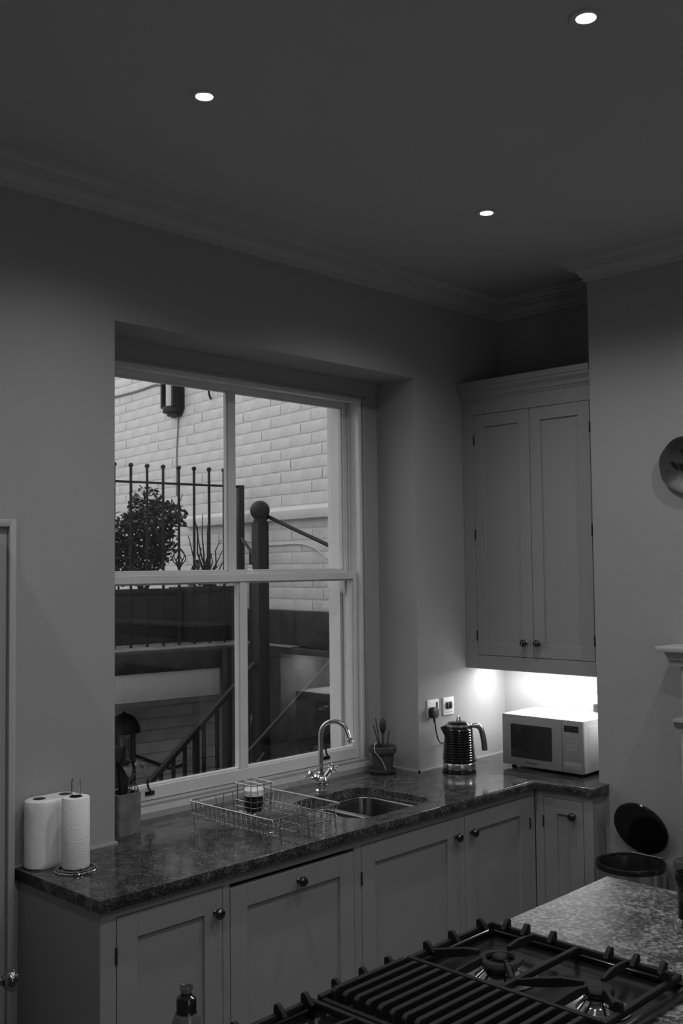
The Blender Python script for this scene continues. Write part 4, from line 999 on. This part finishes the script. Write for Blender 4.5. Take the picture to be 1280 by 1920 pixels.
# newel post with ball
PX, PY_ = 3.769, 1.840
nw_ = thing('gate_post', 'square black iron post topped with a ball, in the middle of the yard', 'post', (PX, PY_, -0.12), EXT)
part('shaft', M().box(PX-0.037, PY_-0.037, -0.12, PX+0.037, PY_+0.037, 2.165), DPAINT, nw_, 0.004)
part('neck', M().lathe([(0.040, 2.160), (0.040, 2.176), (0.034, 2.182), (0.036, 2.196)], (PX, PY_, 0), n=24), DPAINT, nw_)
part('ball', M().sphere((PX, PY_, 2.232), 0.058, 28), DPAINT, nw_)
hr = thing('link_rail', 'short sloping black handrail linking the iron railing to the ball-topped post', 'handrail', (3.95, 2.3, 1.412), EXT)
part('handrail', M().tube([(4.155, 2.65, 2.10), (3.79, 1.870, 1.915)], 0.011, 6), DPAINT, hr)
part('baluster', M().tube([(3.985, 2.28, 1.35), (3.985, 2.28, 2.01)], 0.008, 6), DPAINT, hr)
wr_ = thing('wall_handrail', 'slim black handrail sloping down to the right from the ball-topped post', 'handrail', (3.9, 1.6, 1.9), EXT)
part('rail', M().tube([(3.800, 1.885, 2.222), (3.83, 1.60, 2.12), (3.86, 1.36, 2.035), (3.88, 1.15, 1.96)], 0.0115, 8), DPAINT, wr_)
part('rail_end', M().sphere((3.81, 1.85, 2.20), 0.026, 12), DPAINT, wr_)

# staircase with two sloping balustrades
sl_ = (1.361-0.733)/(3.740-3.019)
def stair_rail(name, lab, y, x0, z0, x1, rad, bxs, low, sl_=sl_):
    t_ = thing(name, lab, 'handrail', (x0, y, -0.12), EXT)
    d = Vector((x1-x0, 0, (x1-x0)*sl_)); a_ = Vector((x0, y, z0)); b_ = a_+d
    u_ = d.normalized(); v_ = Vector((-u_.z, 0, u_.x))
    hrm = M(); hw, hh = rad*1.2, rad
    for p in (a_, b_):
        for q1, q2 in ((-1, -1), (1, -1), (1, 1), (-1, 1)): hrm.v.append(p+Vector((0, q1*hw, 0))+v_*q2*hh)
    hrm.f = [(3, 2, 1, 0), (4, 5, 6, 7), (0, 1, 5, 4), (1, 2, 6, 5), (2, 3, 7, 6), (3, 0, 4, 7)]
    part('handrail', hrm, DPAINT, t_, 0.003)
    for x in bxs:
        w__ = 0.010 if abs(x-3.335) > 0.004 else 0.017
        z = z0+(x-x0)*sl_; part('baluster', M().box(x-w__*0.8, y-w__, low(x), x+w__*0.8, y+w__, z-0.008), DPAINT, t_)
    return t_
tread_low = lambda x: max(-0.12, -0.12+(x-3.0)*sl_)
stair_rail('stair_balustrade', 'black sloping stair handrail with upright bars rising to the ball-topped post', 1.837, 2.98, 0.699, 3.725, 0.014,
           [3.045, 3.120, 3.195, 3.265, 3.335, 3.385, 3.470, 3.555, 3.64], tread_low)
YN = 1.14
t2 = stair_rail('stair_balustrade', 'slimmer black stair handrail nearest the window, behind the chrome tap', YN, 3.00, 0.81, 4.00, 0.008, [3.10, 3.25], tread_low, 0.80)
stc = thing('staircase', 'dark stone steps climbing to the right between the two sloping handrails', 'stairs', (3.5, 1.5, -0.12), EXT)
for k in range(6):
    x = 3.02+k*0.19; z = -0.12+(k+1)*0.165
    if x > 4.17: break
    part('step', M().box(x, YN+0.03, -0.12, min(x+0.19, 4.18), 1.80, z), DSTONE, stc, 0.006)
# low railing seen through the foot of the window
lr = thing('low_grating', 'dark metal grating panel with short bars beneath it, low behind the tap', 'grating', (3.75, 1.30, 0.6), EXT)
part('mesh_panel', M().box(3.36, 0.985, 1.012, 3.66, 0.995, 1.06), DPAINT, lr)
for k in range(5): part('bar', M().box(3.375+k*0.062, 0.982, 0.85, 3.390+k*0.062, 0.996, 1.012), DPAINT, lr)

# lead troughs with plants
def trough(name, lab, x0, x1, y0, y1, z1):
    t_ = thing(name, lab, 'planter', ((x0+x1)/2, (y0+y1)/2, 1.412), EXT)
    w_ = 0.02
    mb = M().box(x0, y0, 1.412, x1, y0+w_, z1).box(x0, y1-w_, 1.412, x1, y1, z1).box(x0, y0+w_, 1.412, x0+w_, y1-w_, z1).box(x1-w_, y0+w_, 1.412, x1, y1-w_, z1).box(x0+w_, y0+w_, 1.412, x1-w_, y1-w_, 1.44)
    part('box', mb, TROUGH, t_, 0.003)
    part('rim', M().box(x0-0.01, y0-0.01, z1-0.03, x1+0.01, y0, z1+0.004), TROUGH, t_, 0.003)
    part('soil', M().box(x0+w_, y0+w_, 1.46, x1-w_, y1-w_, z1-0.03), SOIL, t_)
trough('planter_trough', 'long dark metal planter trough behind the railing bars, left one', 2.75, 3.85, 2.90, 3.20, 1.765)
trough('planter_trough', 'shorter dark metal planter trough nearest the sash bar, right one', 3.862, 4.205, 2.80, 3.12, 1.775)
def leafmesh(seed, blobs, n, size):
    r_ = random.Random(seed); mb = M()
    tot = sum(b[3]*b[4]*b[5] for b in blobs)
    for bx__, by__, bz__, rx, ry, rz in blobs:
        cnt = int(n*rx*ry*rz/tot)
        for _ in range(cnt):
            while True:
                a = Vector((r_.uniform(-1, 1), r_.uniform(-1, 1), r_.uniform(-1, 1)))
                if a.length <= 1: break
            a = a*(a.length**-0.35 if a.length > 0 else 1)
            p = Vector((bx__+a.x*rx, by__+a.y*ry, bz__+a.z*rz))
            d = Vector((r_.uniform(-1, 1), r_.uniform(-1, 1), r_.uniform(-0.7, 0.5))).normalized(); s__ = d.orthogonal().normalized()
            an = r_.uniform(0, 2*PI); s__ = (s__*cos(an)+d.cross(s__)*sin(an))
            L_ = size*r_.uniform(0.7, 1.25); W__ = L_*0.30; nn_ = d.cross(s__)*L_*0.10
            o = len(mb.v)
            mb.v += [p, p+d*L_*0.35+s__*W__+nn_, p+d*L_*0.75+s__*W__*0.7+nn_, p+d*L_, p+d*L_*0.75-s__*W__*0.7+nn_, p+d*L_*0.35-s__*W__+nn_]
            mb.f += [(o, o+1, o+2, o+3), (o, o+3, o+4, o+5)]
    return mb
def raw(name, mb, m_, parent, kind=None):
    me = bpy.data.meshes.new(name); og_ = OR[parent.name]
    me.from_pydata([v-og_ for v in mb.v], [], mb.f); me.materials.append(m_); me.update()
    o = bpy.data.objects.new(name, me); COL.objects.link(o); o.parent = parent; tag(o, kind=kind); return o
def twigs(base, tips, r_, seed, wob=0.03):
    mb = M(); rr_ = random.Random(seed)
    for tp_ in tips:
        b = Vector(base)+Vector((rr_.uniform(-.02, .02), rr_.uniform(-.02, .02), 0)); e = Vector(tp_)
        pts = [b+(e-b)*u+Vector((rr_.uniform(-wob, wob), rr_.uniform(-wob, wob), rr_.uniform(-wob, wob)*0.5))*(0 if u in (0,) else 1) for u in (0, .25, .5, .75, 1)]
        mb.tube(pts, [r_, r_*.85, r_*.7, r_*.5, r_*.3], 5)
    return mb
s1_ = thing('leafy_shrub', 'dense dark leafy shrub reaching above the railing bars, in the left trough', 'shrub', (3.62, 3.05, 1.74), EXT)
raw('foliage', leafmesh(5, [(3.70, 3.05, 2.22, 0.20, 0.14, 0.15), (3.60, 3.02, 2.12, 0.17, 0.14, 0.16), (3.80, 3.0, 2.26, 0.13, 0.12, 0.10), (3.66, 3.05, 2.35, 0.13, 0.10, 0.10), (3.58, 3.05, 1.98, 0.22, 0.14, 0.14), (3.74, 3.02, 2.05, 0.12, 0.12, 0.12)], 2300, 0.038), LEAFD, s1_, 'stuff')
part('stem', twigs((3.64, 3.05, 1.73), [(3.5, 3.0, 2.2), (3.62, 3.05, 2.42), (3.75, 3.0, 2.40), (3.86, 3.0, 2.36), (3.55, 3.1, 2.0), (3.82, 3.05, 2.2), (3.93, 2.98, 2.40)], 0.008, 3), STEMM, s1_)
s2_ = thing('leafy_shrub', 'lower dark leafy shrub at the left edge of the window, in the left trough', 'shrub', (3.38, 3.02, 1.74), EXT)
raw('foliage', leafmesh(9, [(3.40, 3.02, 2.12, 0.15, 0.13, 0.16), (3.30, 3.02, 1.98, 0.16, 0.14, 0.20), (3.46, 3.02, 1.90, 0.18, 0.14, 0.12), (3.20, 3.05, 2.05, 0.14, 0.12, 0.18)], 1500, 0.038), LEAFD, s2_, 'stuff')
part('stem', twigs((3.38, 3.02, 1.73), [(3.3, 3.0, 2.2), (3.40, 3.05, 2.32), (3.48, 3.0, 2.22), (3.22, 3.0, 2.1)], 0.008, 4), STEMM, s2_)
s3_ = thing('bare_shrub', 'leafless twiggy shrub beside the glazing bar, in the right trough', 'shrub', (4.05, 2.95, 1.74), EXT)
part('stem', twigs((4.06, 2.95, 1.73), [(3.93, 2.95, 2.12), (3.98, 2.92, 2.20), (4.03, 2.97, 2.26), (4.07, 2.92, 2.12), (4.12, 2.95, 2.02), (4.17, 2.93, 2.10), (4.20, 2.93, 1.98), (4.10, 2.97, 2.32), (4.0, 2.95, 2.05), (4.14, 2.95, 1.92), (4.02, 2.9, 1.98), (3.96, 2.95, 1.96), (4.18, 2.95, 2.03), (4.08, 2.9, 2.0), (3.95, 2.95, 2.28)], 0.0085, 7, 0.022), STEMM, s3_)
raw('foliage', leafmesh(13, [(4.05, 2.93, 1.80, 0.13, 0.10, 0.05), (3.98, 2.93, 1.9, 0.06, 0.06, 0.05)], 110, 0.034), LEAFD, s3_, 'stuff')
# wire plant stake with a lattice ball
px_, py_, pz_ = 3.748, 2.765, 1.972
ws = thing('plant_stake', 'black wire plant stake with an open lattice ball, in front of the shrub', 'ornament', (px_, py_, 1.765), EXT)
part('stake', M().tube([(px_, py_, 1.412), (px_, py_, pz_-0.07)], 0.010, 6), DPAINT, ws)
lb = M()
for k in range(6):
    a0 = 2*PI*k/6
    for s_ in (-1, 1):
        lb.tube([(px_+(0.044*sin(PI*i/10))*cos(a0+s_*i*0.16), py_+(0.044*sin(PI*i/10))*sin(a0+s_*i*0.16), pz_-0.065+0.13*i/10) for i in range(11)], 0.0034, 5)
lb.lathe([(0.001, 0), (0.012, 0.012), (0.018, 0.03)], (px_, py_, pz_-0.08), n=10)
part('lattice_ball', lb, DPAINT, ws)

# domed lantern below the slab, left edge
lx, lyy, lz = 3.355, 2.76, 0.870
ln = thing('domed_lantern', 'black domed lantern on slim posts against the lower wall, left of the stair rail', 'lantern', (lx, lyy, 0.45), EXT)
part('dome', M().lathe([(0.100, -0.006), (0.102, 0.0), (0.097, 0.030), (0.084, 0.062), (0.062, 0.090), (0.034, 0.108), (0.010, 0.114), (0.008, 0.122), (0.001, 0.126)], (lx, lyy, lz+0.02), n=32), DPAINT, ln)
for k in range(4):
    a = PI/4+k*PI/2-0.3; part('strut', M().tube([(lx+0.078*cos(a), lyy+0.078*sin(a), 0.50), (lx+0.078*cos(a), lyy+0.078*sin(a), lz+0.016)], 0.0075, 6), DPAINT, ln)
part('glass', M().lathe([(0.055, 0.50), (0.055, 0.86)], (lx, lyy, 0), n=24, close=False), CLEARP, ln)
part('base', M().lathe([(0.100, 0.44), (0.104, 0.46), (0.098, 0.50), (0.02, 0.51)], (lx, lyy, 0), n=24), DPAINT, ln)
part('bracket', M().tube([(lx, lyy, 0.45), (lx, lyy+0.06, 0.40), (lx, 2.895, 0.40)], 0.014, 6), DPAINT, ln)
hz = smoothpts([(3.47, 2.88, 0.72), (3.60, 2.89, 0.66), (3.75, 2.89, 0.60), (3.86, 2.885, 0.615)], 6)
solo('hose', M().tube(hz, 0.010, 8), DPAINT, 'black cable sagging along the lower yard wall behind the stair bars', 'cable', loc=(3.47, 2.88, 0.72), rot=EXT)
